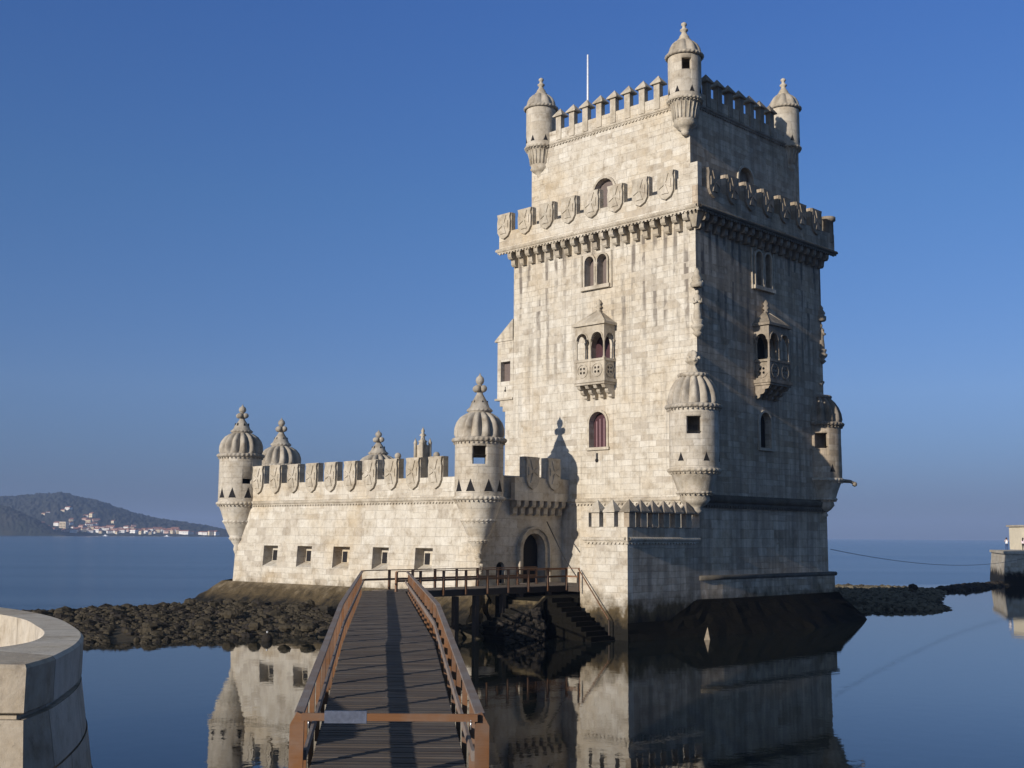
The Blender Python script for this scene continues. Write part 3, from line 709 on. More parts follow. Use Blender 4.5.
# ---- domed turrets
def finial_small(c, x, y, z, s=1.):
    c.lathe((x, y), [(.52*s, z-.12), (.54*s, z), (.40*s, z+.16*s), (.36*s, z+.3*s), (.22*s, z+.5*s), (.17*s, z+.66*s), (.30*s, z+.76*s), (.30*s, z+.84*s), (.15*s, z+.95*s), (.12*s, z+1.12*s), (.22*s, z+1.2*s), (.20*s, z+1.32*s), (0, z+1.46*s)], 12)
def shell_turret(cx, cy, r, z0, z1, wins, mat, parent_name, thick=.28, low=None):
    """cylinder wall with real square openings: wins = [(angle, halfwidth_angle, zlo, zhi)]"""
    N = 96; hit = {}
    zs = sorted(set([z0, z1]+[w_[2] for w_ in wins]+[w_[3] for w_ in wins]))
    m_ = MB()
    def P(rr, k, z): t_ = 2*PI*k/N; return (cx+rr*math.cos(t_), cy+rr*math.sin(t_), z)
    def inhole(k, za, zb):
        for (an, hw, zl, zh) in wins:
            dlt = ((2*PI*(k+.5)/N-an+PI) % (2*PI))-PI
            if abs(dlt) < hw and za >= zl-1e-6 and zb <= zh+1e-6: return True
        return False
    for a in range(len(zs)-1):
        for k in range(N):
            if inhole(k, zs[a], zs[a+1]):
                if not inhole(k-1, zs[a], zs[a+1]): m_.face([P(r, k, zs[a]), P(r-thick, k, zs[a]), P(r-thick, k, zs[a+1]), P(r, k, zs[a+1])])
                if not inhole(k+1, zs[a], zs[a+1]): m_.face([P(r, k+1, zs[a]), P(r-thick, k+1, zs[a]), P(r-thick, k+1, zs[a+1]), P(r, k+1, zs[a+1])])
                m_.face([P(r, k, zs[a]), P(r, k+1, zs[a]), P(r-thick, k+1, zs[a]), P(r-thick, k, zs[a])])
                m_.face([P(r, k, zs[a+1]), P(r, k+1, zs[a+1]), P(r-thick, k+1, zs[a+1]), P(r-thick, k, zs[a+1])])
                continue
            u0, u1 = 2*PI*k/N*r, 2*PI*(k+1)/N*r
            m_.face([P(r, k, zs[a]), P(r, k+1, zs[a]), P(r, k+1, zs[a+1]), P(r, k, zs[a+1])], uv=[(u0, zs[a]), (u1, zs[a]), (u1, zs[a+1]), (u0, zs[a+1])]); m_.sm[-1] = True
            m_.face([P(r-thick, k, zs[a]), P(r-thick, k+1, zs[a]), P(r-thick, k+1, zs[a+1]), P(r-thick, k, zs[a+1])])
    m_.lathe((cx, cy), [(0, z0+.01), (r-thick*.2, z0+.01)], 24); m_.lathe((cx, cy), [(0, z1-.01), (r-thick*.2, z1-.01)], 24)
    return m_.build(parent_name, mat, fort)
def loophole(par, cx, cy, r, ang, z, s=.34):
    t_ = MB(); T = lambda p: Vector((cx+math.cos(ang)*(r+p.y)-math.sin(ang)*p.x, cy+math.sin(ang)*(r+p.y)+math.cos(ang)*p.x, z+p.z))
    t_.panel(T, [(-s/2, 0), (s/2, 0), (0, s*1.35)], [], -.1, .006, back=False); t_.build('loophole', 'void', par)  # dark prism on the wall, painting in the shade inside an opening
def ropering(m_, cx, cy, r, z, t=.12, twists=30, dent=True):
    n = twists*4; rows = []
    for j in range(7):
        ph = PI*j/6
        rows.append([(cx+(r+t*math.sin(ph)*(1+.35*math.sin(twists*2*PI*k/n+ph*1.3)))*math.cos(2*PI*k/n), cy+(r+t*math.sin(ph)*(1+.35*math.sin(twists*2*PI*k/n+ph*1.3)))*math.sin(2*PI*k/n), z+t*math.cos(ph)) for k in range(n)])
    m_.grid(rows, True, True)
    if dent:
        for k in range(twists):
            an = 2*PI*k/twists; T = lambda p: Vector((cx+math.cos(an)*(r+p.y)-math.sin(an)*p.x, cy+math.sin(an)*(r+p.y)+math.cos(an)*p.x, z+p.z))
            m_.box(-.04, .04, -.06, t*.45, -t*1.7, -t*1.02, T)
camang = math.atan2(CAM.y, CAM.x)   # bearing from the keep towards the viewpoint
def top_turret(cx, cy, mat, win=True):
    r = 1.13
    o = shell_turret(cx, cy, r, 35.3, 38.4, [(camang+.12, .3, 37.15, 37.95)] if win else [], mat, 'turret')
    c = MB(); c.lathe((cx, cy), [(0, 32.85), (.2, 32.9), (.32, 33.08), (.28, 33.2), (.55, 33.4), (.80, 33.62), (.72, 33.8), (.78, 33.9), (.84, 34.5), (.95, 34.95), (1.1, 35.1)], 32)
    for k in range(20):
        an = 2*PI*k/20; c.tube([(cx+.79*math.cos(an), cy+.79*math.sin(an), 33.95), (cx+.86*math.cos(an), cy+.86*math.sin(an), 34.5), (cx+1.0*math.cos(an), cy+1.0*math.sin(an), 35.02)], .05, 5)
    ropering(c, cx, cy, r, 35.25, .11, 26); c.build('corbel', 'carved', o)
    d = MB(); ropering(d, cx, cy, r+.06, 38.4, .12, 28, False)
    d.lathe((cx, cy), [(r+.1, 38.46, .0), (1.17, 38.6, .08), (1.10, 38.92, .2), (.93, 39.22, .22), (.69, 39.45, .22), (.42, 39.6, .15)], 96, 8); d.build('dome', 'dome', o)
    f = MB(); finial_small(f, cx, cy, 39.6, .93); f.build('finial', 'carved', o)
    for an in (camang-.45, camang+.45, camang+1.2, camang-1.2): loophole(o, cx, cy, r, an, 35.62, .34)
    return o
top_turret(.95, 1.38, 'round'); top_turret(1.40, 15.14, 'round', False); top_turret(14.19, 1.72, 'round', False); top_turret(14.5, 15.1, 'round', False)

def bartizan(cx, cy, mat, dmat):
    r = 1.58
    o = shell_turret(cx, cy, r, 10.2, 14.2, [(camang+.03, .29, 12.45, 13.55), (camang+PI/2, .2, 12.6, 13.7)], mat, 'bartizan')
    c = MB(); c.lathe((cx, cy), [(0, 7.35), (.3, 7.4), (.52, 7.65), (.42, 7.85), (.72, 8.05), (.98, 8.35), (.92, 8.6), (1.1, 8.78), (1.12, 8.95), (1.22, 9.3), (1.45, 9.9), (1.6, 10.1)], 36)
    ropering(c, cx, cy, r, 10.2, .13, 30); ropering(c, cx, cy, 1.08, 8.8, .1, 22); c.build('corbel', 'carved', o)
    d = MB(); ropering(d, cx, cy, r+.08, 14.25, .15, 34)
    d.lathe((cx, cy), [(1.62, 14.32, .03), (1.72, 14.6, .18), (1.65, 15.05, .24), (1.48, 15.5, .24), (1.22, 15.9, .24), (.92, 16.2, .2)], 168, 14); ropering(d, cx, cy, .84, 16.3, .14, 20, False); d.lathe((cx, cy), [(.9, 16.3), (0, 16.45)], 24)
    d.build('dome', dmat, o)
    f = MB(); f.lathe((cx, cy), [(.5, 16.35), (.42, 16.6), (.26, 16.85), (.2, 17.0), (.42, 17.15), (.5, 17.35), (.3, 17.5), (.4, 17.65), (.28, 17.85), (0, 18.0)], 20, 5, .22)
    for k in range(6): f.sphere((cx+.4*math.cos(k), cy+.4*math.sin(k), 17.3+.12*(k % 2)), .14, 6)
    f.build('finial', 'carved', o)
    for an in (camang-.55, camang+.5, camang-.1+PI/2): loophole(o, cx, cy, r, an, 10.75, .42)
    g = MB(); an = camang+.5
    return o
bartizan(-.18, .2, 'round', 'dome')
bz = bartizan(W_-.28, .32, 'ashlar_grimy_shaded', 'carved_shaded')
g = MB(); gx, gy = W_-.28, .32
g.tube([(gx+1.2, gy-.9, 10.2), (gx+1.9, gy-1.4, 10.15), (gx+2.15, gy-1.6, 10.0)], .16, 7, r1=.1); g.sphere((gx+2.15, gy-1.6, 9.95), .2, 7); g.build('gargoyle', 'carved_shaded', bz)

# ---- niche statues on the corners
def statue(x, y, ang, mat):
    T = lambda p: Vector((x+math.cos(ang)*p.x-math.sin(ang)*p.y, y+math.sin(ang)*p.x+math.cos(ang)*p.y, p.z))
    s = MB(); c = T(Vector((.32, 0, 0)))
    s.lathe((c.x, c.y), [(0, 18.75), (.12, 18.8), (.34, 19.0), (.2, 19.15), (.4, 19.35), (.45, 19.5), (.3, 19.6), (.38, 19.8), (.38, 19.88), (0, 19.9)], 14)
    o = s.build('statue', mat, fort)
    b = MB()
    b.lathe((c.x, c.y), [(.26, 19.9), (.27, 20.2), (.21, 20.7), (.24, 21.1), (.27, 21.35), (.16, 21.5), (.08, 21.56)], 18, 7, .12)
    b.sphere((c.x, c.y, 21.68), .14, 10, (1, 1, 1.2))
    for sg in (-1, 1):
        p0 = T(Vector((.36, sg*.24, 21.3))); p1 = T(Vector((.5, sg*.26, 20.95))); p2 = T(Vector((.62, sg*.06, 21.05))); b.tube([p0, p1, p2], .075, 7)
    b.build('figure', mat, o)
    k = MB(); k.lathe((c.x, c.y), [(.3, 22.0), (.42, 22.05), (.44, 22.3), (.3, 22.45), (.38, 22.6), (.2, 22.9), (.24, 23.0), (0, 23.35)], 14, 7, .15); 
    for q in range(5): k.sphere(T(Vector((.32+.34*math.cos(q*1.2-2.4), .34*math.sin(q*1.2-2.4), 22.35))), .1, 6)
    k.build('canopy', mat, o)
statue(-.02, -.02, math.atan2(-1, -1), 'carved'); statue(W_-.32, .25, math.atan2(-1, 1), 'carved_shaded')

# ---- corner oriel on the far left, and the stair shaft below it
mb = MB(); Y0, Y1 = L_+.002, 18.2
mb.panel(TL, [(Y0, 16.2), (Y1, 16.2), (Y1, 20.55), (Y0, 20.55)], [[(16.85, 17.45), (17.85, 17.45), (17.85, 18.95), (16.85, 18.95)]], -.4, 0.03)
mb.box(0.4, 2.2, Y0, Y1, 16.2, 20.55)
orl = mb.build('oriel', 'ashlar_plain', fort)
mb = MB(); mb.face([(-.1, Y0, 22.1), (-.1, Y1+.25, 20.6), (2.3, Y1+.25, 20.6), (2.3, Y0, 22.1)]); mb.face([(-.1, Y0, 22.1), (-.1, Y1+.25, 20.6), (-.1, Y0, 20.6)]); mb.box(-.1, 2.3, Y0, Y1+.25, 20.5, 20.6)
mb.build('roof', 'ashlar_plain', orl)
mb = MB(); mb.box(-.12, 2.3, Y0, Y1+.2, 16.05, 16.2); mb.box(-.0, 2.2, Y0, 17.95, 15.6, 16.05); mb.box(-.0, 2.2, Y0, 17.65, 15.2, 15.6); mb.build('corbel', 'carved', orl)
mb = MB(); mb.box(.42, .5, 16.8, 17.9, 17.4, 19.0) ; mb.build('window', 'louver', orl) if 0 else None
mb = MB(); mb.face([(.39, 16.85, 17.45), (.39, 17.85, 17.45), (.39, 17.85, 18.95), (.39, 16.85, 18.95)]); mb.build('window', 'louver', orl)
m2 = MB(); m2.sphere((-.03, 17.35, 16.75), .1, 6); m2.box(-.035, .0, 17.31, 17.39, 16.8, 17.05); m2.build('loophole', 'void', orl)
mb = MB(); mb.box(0.0, 3.0, Y0, 17.38, -1, 15.198); mb.build('stair_shaft', 'ashlar_plain', fort)
# small lantern-like box turret seen past the keep's far corner is part of the same stair

# ---- gate terrace at the foot of the keep
s_ = 7.25
mb = MB()
mb.box(-s_, -s_+.5, 0, 3.68, -1, 6.58); mb.cur = 1; mb.box(-s_+.5, -.002, 0, .5, -1, 6.58); mb.cur = 0
mb.box(-s_+.5, -.002, 3.18, 3.68, -1, 6.58); mb.box(-s_+.5, -.002, .5, 3.18, 5.0, 5.4)
mb.build('terrace_wall', ['ashlar_plain', 'ashlar_grimy_shaded'], fort)
mb = MB()
mb.frustum((-s_-.35, 0, -.3, 3.75), (-s_-.004, 0, -.004, 3.70), -1, 3.3); mb.build('footing', 'ashlar_grimy_shaded', fort) if 0 else None
m_ = rope(TF(TL, 0, s_), -.05, 3.3, 5.85, .13); rope(TR, -s_-.05, -.2, 5.85, .13, True, m_); m_.build('string_course', 'carved', fort, normals=False)
tm = pyr_merlon(.60, .32, .002, .86, .80, .90, 'ashlar_plain')
put_copies(tm, [(-s_, 2.40, 6.58, PI/2), (-s_, 1.25, 6.58, PI/2)]+[(x, 0, 6.58, PI) for x in (-6.86, -5.75, -4.62, -3.5, -2.37, -1.2)])
reshade(lambda o: abs(o.location.y) < 1e-4 and abs(o.location.z-6.58) < 1e-3, 'merlon')
mb = MB(); mb.box(-s_+.004, -s_+.45, 3.0, 3.6, 6.582, 7.5); mb.build('parapet_end', 'ashlar_plain', fort)

# ---- bastion
A = Vector((-8.04, 11.68)); ang = R(93.6); dr = Vector((math.cos(ang), math.sin(ang))); nrm = Vector((-dr.y, dr.x))   # nrm points away from the river side (outward)
BL = 26.0
B = A+dr*BL
Cp, Dp, Ep, Fp = Vector((.5, 47.)), Vector((13.4, 48.7)), Vector((24.5, 38.)), Vector((24., 11.68))
def TB(p): q = A+dr*p.x+nrm*p.y; return Vector((q.x, q.y, p.z))
BAT = .42
def TBb(p):   # battered lower wall
    k = max(0., min(1., (8.4-p.z)/6.0)); return TB(Vector((p.x, p.y+BAT*k, p.z)))
embs = []
from math import tan
for (xa, xb) in ((262, 276), (295.5, 310), (331.5, 348), (371, 387), (413.5, 431)):
    # picture column -> distance along the wall
    def along(px):
        dv = fw+r2*((px-512)/F_PX)-u2*((555-384)/F_PX); d2 = Vector((dv.x, dv.y)); P0 = A+nrm*.4
        # CAM + s*d2 = P0 + t*dr
        rhs = P0-Vector((CAM.x, CAM.y)); det = d2.x*(-dr.y)+dr.x*d2.y
        return (d2.x*rhs.y-d2.y*rhs.x)/(-(d2.x*(-dr.y)-d2.y*(-dr.x))) if 0 else (lambda: (-(d2.y*rhs.x-d2.x*rhs.y))/(d2.y*dr.x-d2.x*dr.y)*1.0)()
    embs.append((along(xb), along(xa)))
mb = MB()
holes = [[(a, 3.6), (b, 3.6), (b, 5.16), (a, 5.16)] for a, b in embs]
mb.panel(TBb, [(0, 1.6), (BL, 1.6), (BL, 8.4), (0, 8.4)], holes, -.0, 0, back=False, sides=False)
# splayed embrasures
for a, b in embs:
    D_ = .85
    o4 = [(a, 3.6), (b, 3.6), (b, 5.16), (a, 5.16)]; i4 = [(a, 4.0), (b, 4.0), (b, 5.1), (a, 5.1)]
    mb.face([TBb(Vector((u, -D_, z))) for u, z in i4])
    for k in range(4):
        p, q = o4[k], o4[(k+1) % 4]; r_, t_ = i4[(k+1) % 4], i4[k]
        mb.face([TBb(Vector((p[0], 0, p[1]))), TBb(Vector((q[0], 0, q[1]))), TBb(Vector((r_[0], -D_, r_[1]))), TBb(Vector((t_[0], -D_, t_[1])))])
# upper wall band and the door side
mb.face([TB(Vector((0, 0, 8.4))), TB(Vector((BL, 0, 8.4))), TB(Vector((BL, 0, 9.93))), TB(Vector((0, 0, 9.93)))])
def TS(p): return Vector((A.x+p.x, A.y-p.y, p.z))      # side wall with the gate: u from corner towards the keep
gate = arch(3.95, 6.15, 2.85, 6.2); lun = arch(1.55, 2.35, 2.9, 4.3)
SL = 8.04
mb.panel(TS, [(0, -1), (SL, -1), (SL, 9.93), (0, 9.93)], [gate, lun], -.6, 0, back=False, sides=False)
for P, Q in ((B, Cp), (Cp, Dp), (Dp, Ep), (Ep, Fp)):
    mb.face([(P.x, P.y, -1), (Q.x, Q.y, -1), (Q.x, Q.y, 9.93), (P.x, P.y, 9.93)])
mb.face([(Fp.x, Fp.y, -1), (W_, 11.68, -1), (W_, 11.68, 9.93), (Fp.x, Fp.y, 9.93)])
# corner fillet between battered wall and side wall
mb.face([TB(Vector((0, 0, 8.4))), TBb(Vector((0, 0, 1.6))), TB(Vector((0, 0, 1.6)))])
mb.face([TB(Vector((BL, 0, 8.4))), TBb(Vector((BL, 0, 1.6))), TB(Vector((BL, 0, 1.6)))])
mb.build('bastion_wall', 'ashlar_plain', fort, normals=False)
mb = MB(); 
for a, b in embs:
    mb = MB(); mb.box(b-.62, b-.12, -.86, -.835, 4.02, 4.8, TBb); mb.build('embrasure', 'void', fort)
# terrace floor and inner parapet faces
mb = MB(); ply = [A, B, Cp, Dp, Ep, Fp]
mb.face([(p.x, p.y, 9.0) for p in ply]); 
cen = Vector((8, 28))
inn = [p+(cen-p).normalized()*.55 for p in ply]
for k in range(5):
    mb.face([(*inn[k], 9.0), (*inn[k+1], 9.0), (*inn[k+1], 9.93), (*inn[k], 9.93)]); mb.face([(*ply[k], 9.93), (*ply[k+1], 9.93), (*inn[k+1], 9.93), (*inn[k], 9.93)])
mb.box(A.x, 0, A.y, A.y+.5, 9.9, 10.038)
mb.face([(A.x, A.y+.5, 9), (0, A.y+.5, 9), (0, A.y+.5, 10.03), (A.x, A.y+.5, 10.03)])
mb.build('bastion_terrace', 'ashlar_plain', fort, normals=False)
m_ = rope(TB, 1.2, BL-1.2, 8.45, .14); rope(TS, 1.2, SL-.1, 8.45, .12, False, m_); m_.build('string_course', 'carved', fort, normals=False)
# shields merlons of the bastion
def alongz(px, py):
    dv = fw+r2*((px-512)/F_PX)-u2*((py-384)/F_PX); d2 = Vector((dv.x, dv.y)); rhs = A-Vector((CAM.x, CAM.y))
    return (-(d2.y*rhs.x-d2.x*rhs.y))/(d2.y*dr.x-d2.x*dr.y)
bmn = shield_merlon(1.30, 1.42, .5, -.80)
pxs = [258.5+2.2, 278, 295, 313.3, 331.6, 350.8, 371, 392.3, 415, 437.7]
ts = [alongz(p-1.5, 475) for p in pxs]
t0, t9 = ts[0], ts[-1]
pl = []
for k in range(10):
    t_ = t0+(t9-t0)*k/9; q = TB(Vector((t_, .004, 9.93))); pl.append((q.x, q.y, q.z, ang))
pl2 = [(A.x+u, A.y-.004, 9.93, PI) for u in (4.2, 6.35)]
# front merlons face outward: local +y must point along nrm
pl = [(x, y, z, math.atan2(nrm.y, nrm.x)-PI/2) for x, y, z, _ in pl]
put_copies(bmn, pl+pl2)
# far parapets' merlons (plain backs seen between turrets)
# corbels over the gate
cg = MB(); cg.panel(lambda p: Vector((p.y, p.x, p.z)), [(.004, 0), (.2, 0), (.32, .12), (.34, .4), (.38, .5), (.58, .55), (.66, .7), (.66, .98), (.004, .98)], [], -.19, .19)
cgo = cg.build('corbel', 'carved', fort); put_copies(cgo, [(A.x+u, A.y, 7.4, PI) for u in (3.0, 3.75, 4.5, 5.25, 6.0, 6.75, 7.5)])
mb = MB(); mb.box(A.x+2.6, -.004, A.y-.66, A.y-.004, 8.385, 8.5) ; mb.box(A.x+2.6, -.004, A.y-.66, A.y-.3, 8.5, 9.93); mb.build('brattice', 'ashlar_plain', fort)
for o in [x for x in bpy.data.objects if x.name.startswith('merlon') and x.parent == fort and abs(x.location.y-(A.y-.004)) < 1e-3 and abs(x.location.z-9.93) < 1e-3]: o.location.y = A.y-.665
# gate: archivolt, door leaf
f = MB(); ringarch(TS, 3.95, 6.15, 2.85, 6.2, .3, .004, .18, f); ringarch(TS, 3.95-.3, 6.15+.3, 2.85, 6.5, .16, .004, .34, f)
go = f.build('gate', 'carved', fort, normals=False); m2 = MB(); m2.panel(TS, gate, [], -.62, -.58, back=False); m2.build('door_leaf', 'void', go)
m2 = MB(); m2.panel(TS, lun, [], -.3, -.28, back=False); m2.build('loophole', 'void', fort)

def bastion_turret(cx, cy, s, view=True, ft=1., dz=.1):
    r = 1.6*s; va = math.atan2(CAM.y-cy, CAM.x-cx)
    o = shell_turret(cx, cy, r, 8.45, 12.15, [(va+.02, .30, 10.6, 11.78), (va+PI+.05, .33, 10.5, 11.2)] if view is True else ([(va+.35, .22, 9.95, 10.35)] if view == 'slot' else []), 'round', 'turret')
    c = MB(); c.lathe((cx, cy), [(0, 4.3), (.18*s, 4.4), (.32*s, 4.8), (.28*s, 5.1), (.55*s, 5.5), (.66*s, 5.68), (.62*s, 5.8), (.82*s, 6.2), (1.1*s, 6.85), (1.18*s, 7.0), (1.15*s, 7.15), (1.35*s, 7.8), (1.58*s, 8.35)], 40)
    ropering(c, cx, cy, r-.02, 8.42, .14, 34); ropering(c, cx, cy, 1.1*s, 7.0, .1, 24); ropering(c, cx, cy, .6*s, 5.68, .08, 16); c.build('corbel', 'ashlar_plain', o)
    d = MB(); ropering(d, cx, cy, r+.03, 12.22, .16, 34)
    d.lathe((cx, cy), [(r*.985, 12.36, .03), (r*1.05, 12.6, .18), (r*1.04, 13.0, .25), (r*.96, 13.4, .25), (r*.8, 13.75, .25), (r*.56, 14.0, .2), (r*.3, 14.12, .1)], 168, 14)
    d.build('dome', 'dome', o)
    f = MB(); f.lathe((cx, cy), [(.72*s, 14.02), (.80*s, 14.15), (.78*s, 14.32), (.66*s, 14.42), (.56*s, 14.7), (.36*s, 15.05), (.22*s, 15.3), (.19*s, 15.4), (.24*s, 15.46), (.17*s, 15.56), (.14*s, 15.95), (.22*s, 16.0), (.29*s, 16.2), (.24*s, 16.4), (.08*s, 16.55), (0, 16.75)], 24)
    for k in range(4): an = va+PI/4+k*PI/2+.2; f.sphere((cx+.30*s*math.cos(an), cy+.30*s*math.sin(an), 15.66), .24*s, 10)
    ropering(f, cx, cy, .74*s, 14.2, .1, 18, False)
    for i_, v_ in enumerate(f.v): f.v[i_] = (v_[0], v_[1], 14.02+(v_[2]-14.02)*ft)
    f.build('finial', 'dome', o)
    for k in range(6): an = va+.35+k*PI/3; loophole(o, cx, cy, .545*s, an, 14.62, .17*s)
    for an in (va-.95, va-.35, va+.4, va+1.0): loophole(o, cx, cy, r, an, 8.85, .6)
    return o
bastion_turret(A.x-.05, A.y+.05, 1.0)
tb = bastion_turret(B.x-.05, B.y-.05, 1.04, 'slot', .88)
g = MB(); va = math.atan2(CAM.y-B.y, CAM.x-B.x)+PI/2-.3
g.tube([(B.x+1.5*math.cos(va), B.y+1.5*math.sin(va), 8.5), (B.x-.1+2.3*math.cos(va), B.y+2.3*math.sin(va), 8.35)], .2, 7, r1=.14); g.build('gargoyle', 'carved', tb)
bastion_turret(Cp.x, Cp.y, 1.13, False); bastion_turret(Dp.x, Dp.y, 1.22, False, .95); bastion_turret(Ep.x, Ep.y, 1.0, False)
# carved corner piece under the gate-side turret
g = MB(); cx, cy = A.x-.25, A.y-.25
for k in range(14): g.sphere((cx+random.uniform(-.12, .12), cy+random.uniform(-.12, .12), 3.3+k*.11), random.uniform(.14, .24), 7, jit=.1)
g.build('carving', 'carved', fort)
# gothic pinnacle and ball finials of the inner terrace
px_, py_ = 1.34, 28.14
g = MB(); g.box(px_-.34, px_+.34, py_-.34, py_+.34, 9, 13.3); g.lathe((px_, py_), [(.45, 13.2), (.34, 13.35), (.3, 13.5), (.38, 13.6), (.2, 13.75), (.15, 14.0), (.3, 14.1), (.1, 14.3), (.16, 14.45), (0, 14.8)], 10, 4, .2)
for sx in (-1, 1):
    for sy in (-1, 1): g.lathe((px_+sx*.42, py_+sy*.42), [(.14, 11.5), (.14, 13.4), (.18, 13.45), (0, 13.9)], 6)
g.build('pinnacle', 'carved', fort)
for x, y, z in ((-.07, 29.56, 12.3), (2.2, 27.4, 12.4)):
    g = MB(); g.lathe((x, y), [(.2, 9), (.16, z-.2), (.2, z-.1)], 8); g.sphere((x, y, z+.1), .28, 10); g.build('finial', 'dome', fort)

# ---- tidal plinths
mb = MB()
def TBp(p): return TB(p)
def slope(pts_top, pts_bot, zt, zb, m_, n=6, jit=.12):
    rows = []
    for j in range(n+1):
        k = j/n; row = []
        for a, b in zip(pts_top, pts_bot): row.append((a[0]+(b[0]-a[0])*k+random.uniform(-jit, jit)*(k > 0), a[1]+(b[1]-a[1])*k+random.uniform(-jit, jit)*(k > 0), zt+(zb-zt)*k**.9+random.uniform(-jit, jit)*(0 < k < 1)))
        rows.append(row)
    m_.grid(rows, smooth=False)
def dens(P, n):
    out = []
    for a, b in zip(P, P[1:]):
        for k in range(n): out.append((a[0]+(b[0]-a[0])*k/n, a[1]+(b[1]-a[1])*k/n))
    return out+[P[-1]]
q0 = TB(Vector((-.2, BAT+.1, 0))); q1 = TB(Vector((BL+1.2, BAT+.1, 0))); q2 = TB(Vector((-1.2, 5.6, 0))); q3 = TB(Vector((BL+3.5, 5.2, 0)))
slope(dens([(-6.5, A.y+.2), (q0.x, q0.y), (q1.x, q1.y), (Cp.x-1, Cp.y+1.5)], 14), dens([(-7.0, 8.4), (q2.x+1.2, q2.y-1.2), (q3.x, q3.y), (Cp.x-3, Cp.y+5)], 14), 2.35, -.6, mb, 8)
mb.build('plinth', 'plinth', fort, normals=False)
mb = MB()
slope(dens([(-.5, .02), (3, -.4), (10, -.4), (W_+.7, -.4), (W_+.9, 2.5), (W_+.9, 10)], 10), dens([(-7.4, -.2), (2.5, -1.9), (10, -2.6), (21.8, -.4), (21.5, 4), (19, 10)], 10), 2.15, -.5, mb, 7, .1)
slope(dens([(-7.3, .0), (-.5, .0)], 8), dens([(-7.6, -.5), (-.5, -1.5)], 8), 1.0, -.5, mb, 5, .08)
mb.build('plinth', 'plinth_black', fort, normals=False)

# ================================================================== things on and beside the fortress
e = tag(MB().tube([(3.7, 12.4, 35.25), (3.7, 12.4, 42.7)], .10, 8, r1=.06).build('flagpole', 'white_metal'), 'bare white flagpole standing on the roof of the keep', 'flagpole')
# cable from the keep over the water
pts = []
P0, P1 = Vector((W_+.2, -.1, 5.2)), LD(68, 154.8, 3.7)
for k in range(25): t_ = k/24; p = P0.lerp(P1, t_); p.z -= 4*1.1*t_*(1-t_); pts.append(p)
tag(MB().tube(pts, .022, 5).build('cable', 'cable'), 'thin black cable sagging low over the water from the keep to the quay', 'cable')

# ---- footbridge
g0 = LD(-1.58, 14.0, 0)
br = thing('footbridge', (-20, 7, 0), 'brown timber footbridge with a barred end, leading over the water to the fortress gate', 'footbridge')
# centre line of the first stretch in viewpoint terms: left and right rail
def br_l(d): return -8.23+(d-65.4)*(-4.99+8.23)/(35.1-65.4) if d > 35 else -4.99+(d-35.1)*(-2.90+4.99)/(16.5-35.1)
def br_r(d): return -5.72+(d-65.4)*(-2.17+5.72)/(35.1-65.4) if d > 35 else -2.17+(d-35.1)*(-.40+2.17)/(16.5-35.1)
def br_z(d): return 2.9 if d > 34.5 else 2.9-(34.5-d)*.0255
def edge_pts(d, k, off=0, z=0):   # k=0 left, 1 right, off outwards
    lat = (br_l(d)-off) if k == 0 else (br_r(d)+off); return LD(lat, d, br_z(d)+z)
# deck boards
dk = MB(); d = 7.6; n = 0
PWD = .2
def oriented(m_, a, b, hw, z0, z1):      # a board from a to b (points at z of its middle), half width hw
    t_ = (b-a).normalized(); s = Vector((-t_.y, t_.x, 0)).normalized()*hw
    P = [a-s, b-s, a+s, b+s]; Q = [Vector((p.x, p.y, p.z+z0)) for p in P]+[Vector((p.x, p.y, p.z+z1)) for p in P]
    Ln = (b-a).length; u0 = random.uniform(0, 9); v0 = n*.2+.05
    for q in ((0, 1, 3, 2), (4, 6, 7, 5), (0, 4, 5, 1), (2, 3, 7, 6), (0, 2, 6, 4), (1, 5, 7, 3)):
        m_.face([Q[k] for k in q], uv=[(u0+(Ln if k in (1, 3, 5, 7) else 0), v0+(.12 if k in (2, 3, 6, 7) else 0)) for k in q])
while d < 66.3:
    a = edge_pts(d, 0, -.08); b = edge_pts(d, 1, -.08); zz = random.uniform(-.004, .004)
    a.z += zz; b.z += zz
    oriented(dk, a, b, .094, -.05, 0); d += PWD; n += 1
# second stretch boards (across Y), from x=-21 to -1.6
SY0, SY1 = 6.85, 9.35
x = -18.6
while x < -4.9:
    zz = random.uniform(-.004, .004); oriented(dk, Vector((x, SY0, 2.9+zz)), Vector((x, SY1+.1, 2.9+zz)), .094, -.05, 0); x += PWD; n += 1
while x < -1.4:
    zz = random.uniform(-.004, .004); oriented(dk, Vector((x, 5.6, 2.9+zz)), Vector((x, 11.1, 2.9+zz)), .094, -.05, 0); x += PWD; n += 1
dk.build('deck', 'deck', br, normals=False)
# stringers under the deck
def barpts(m_, pts, w, h):   # rectangular bar along pts (middle line)
    for a, b in zip(pts, pts[1:]): 
        t_ = (b-a); s = Vector((-t_.y, t_.x, 0)).normalized()*w/2
        Q = [a-s, b-s, a+s, b+s]; Q = [Vector((p.x, p.y, p.z-h/2)) for p in Q]+[Vector((p.x, p.y, p.z+h/2)) for p in Q]
        Ln = t_.length
        for q in ((0, 1, 3, 2), (4, 6, 7, 5), (0, 4, 5, 1), (2, 3, 7, 6), (0, 2, 6, 4), (1, 5, 7, 3)):
            m_.face([Q[k] for k in q], uv=[((Ln if k in (1, 3, 5, 7) else 0), (w if k in (2, 3, 6, 7) else 0)+(h if k > 3 else 0)) for k in q])
    return m_
for k in (0, 1):
    barpts(MB(), [edge_pts(9.6, k, -.15, -.22), edge_pts(34.5, k, -.15, -.22), edge_pts(66, k, -.15, -.22)], .16, .32).build('beam', 'beam', br, normals=False)
for y in (SY0+.12, SY1-.1): barpts(MB(), [Vector((-19.5, y, 2.68)), Vector((-1.4, y, 2.68))], .18, .32).build('beam', 'beam', br, normals=False)
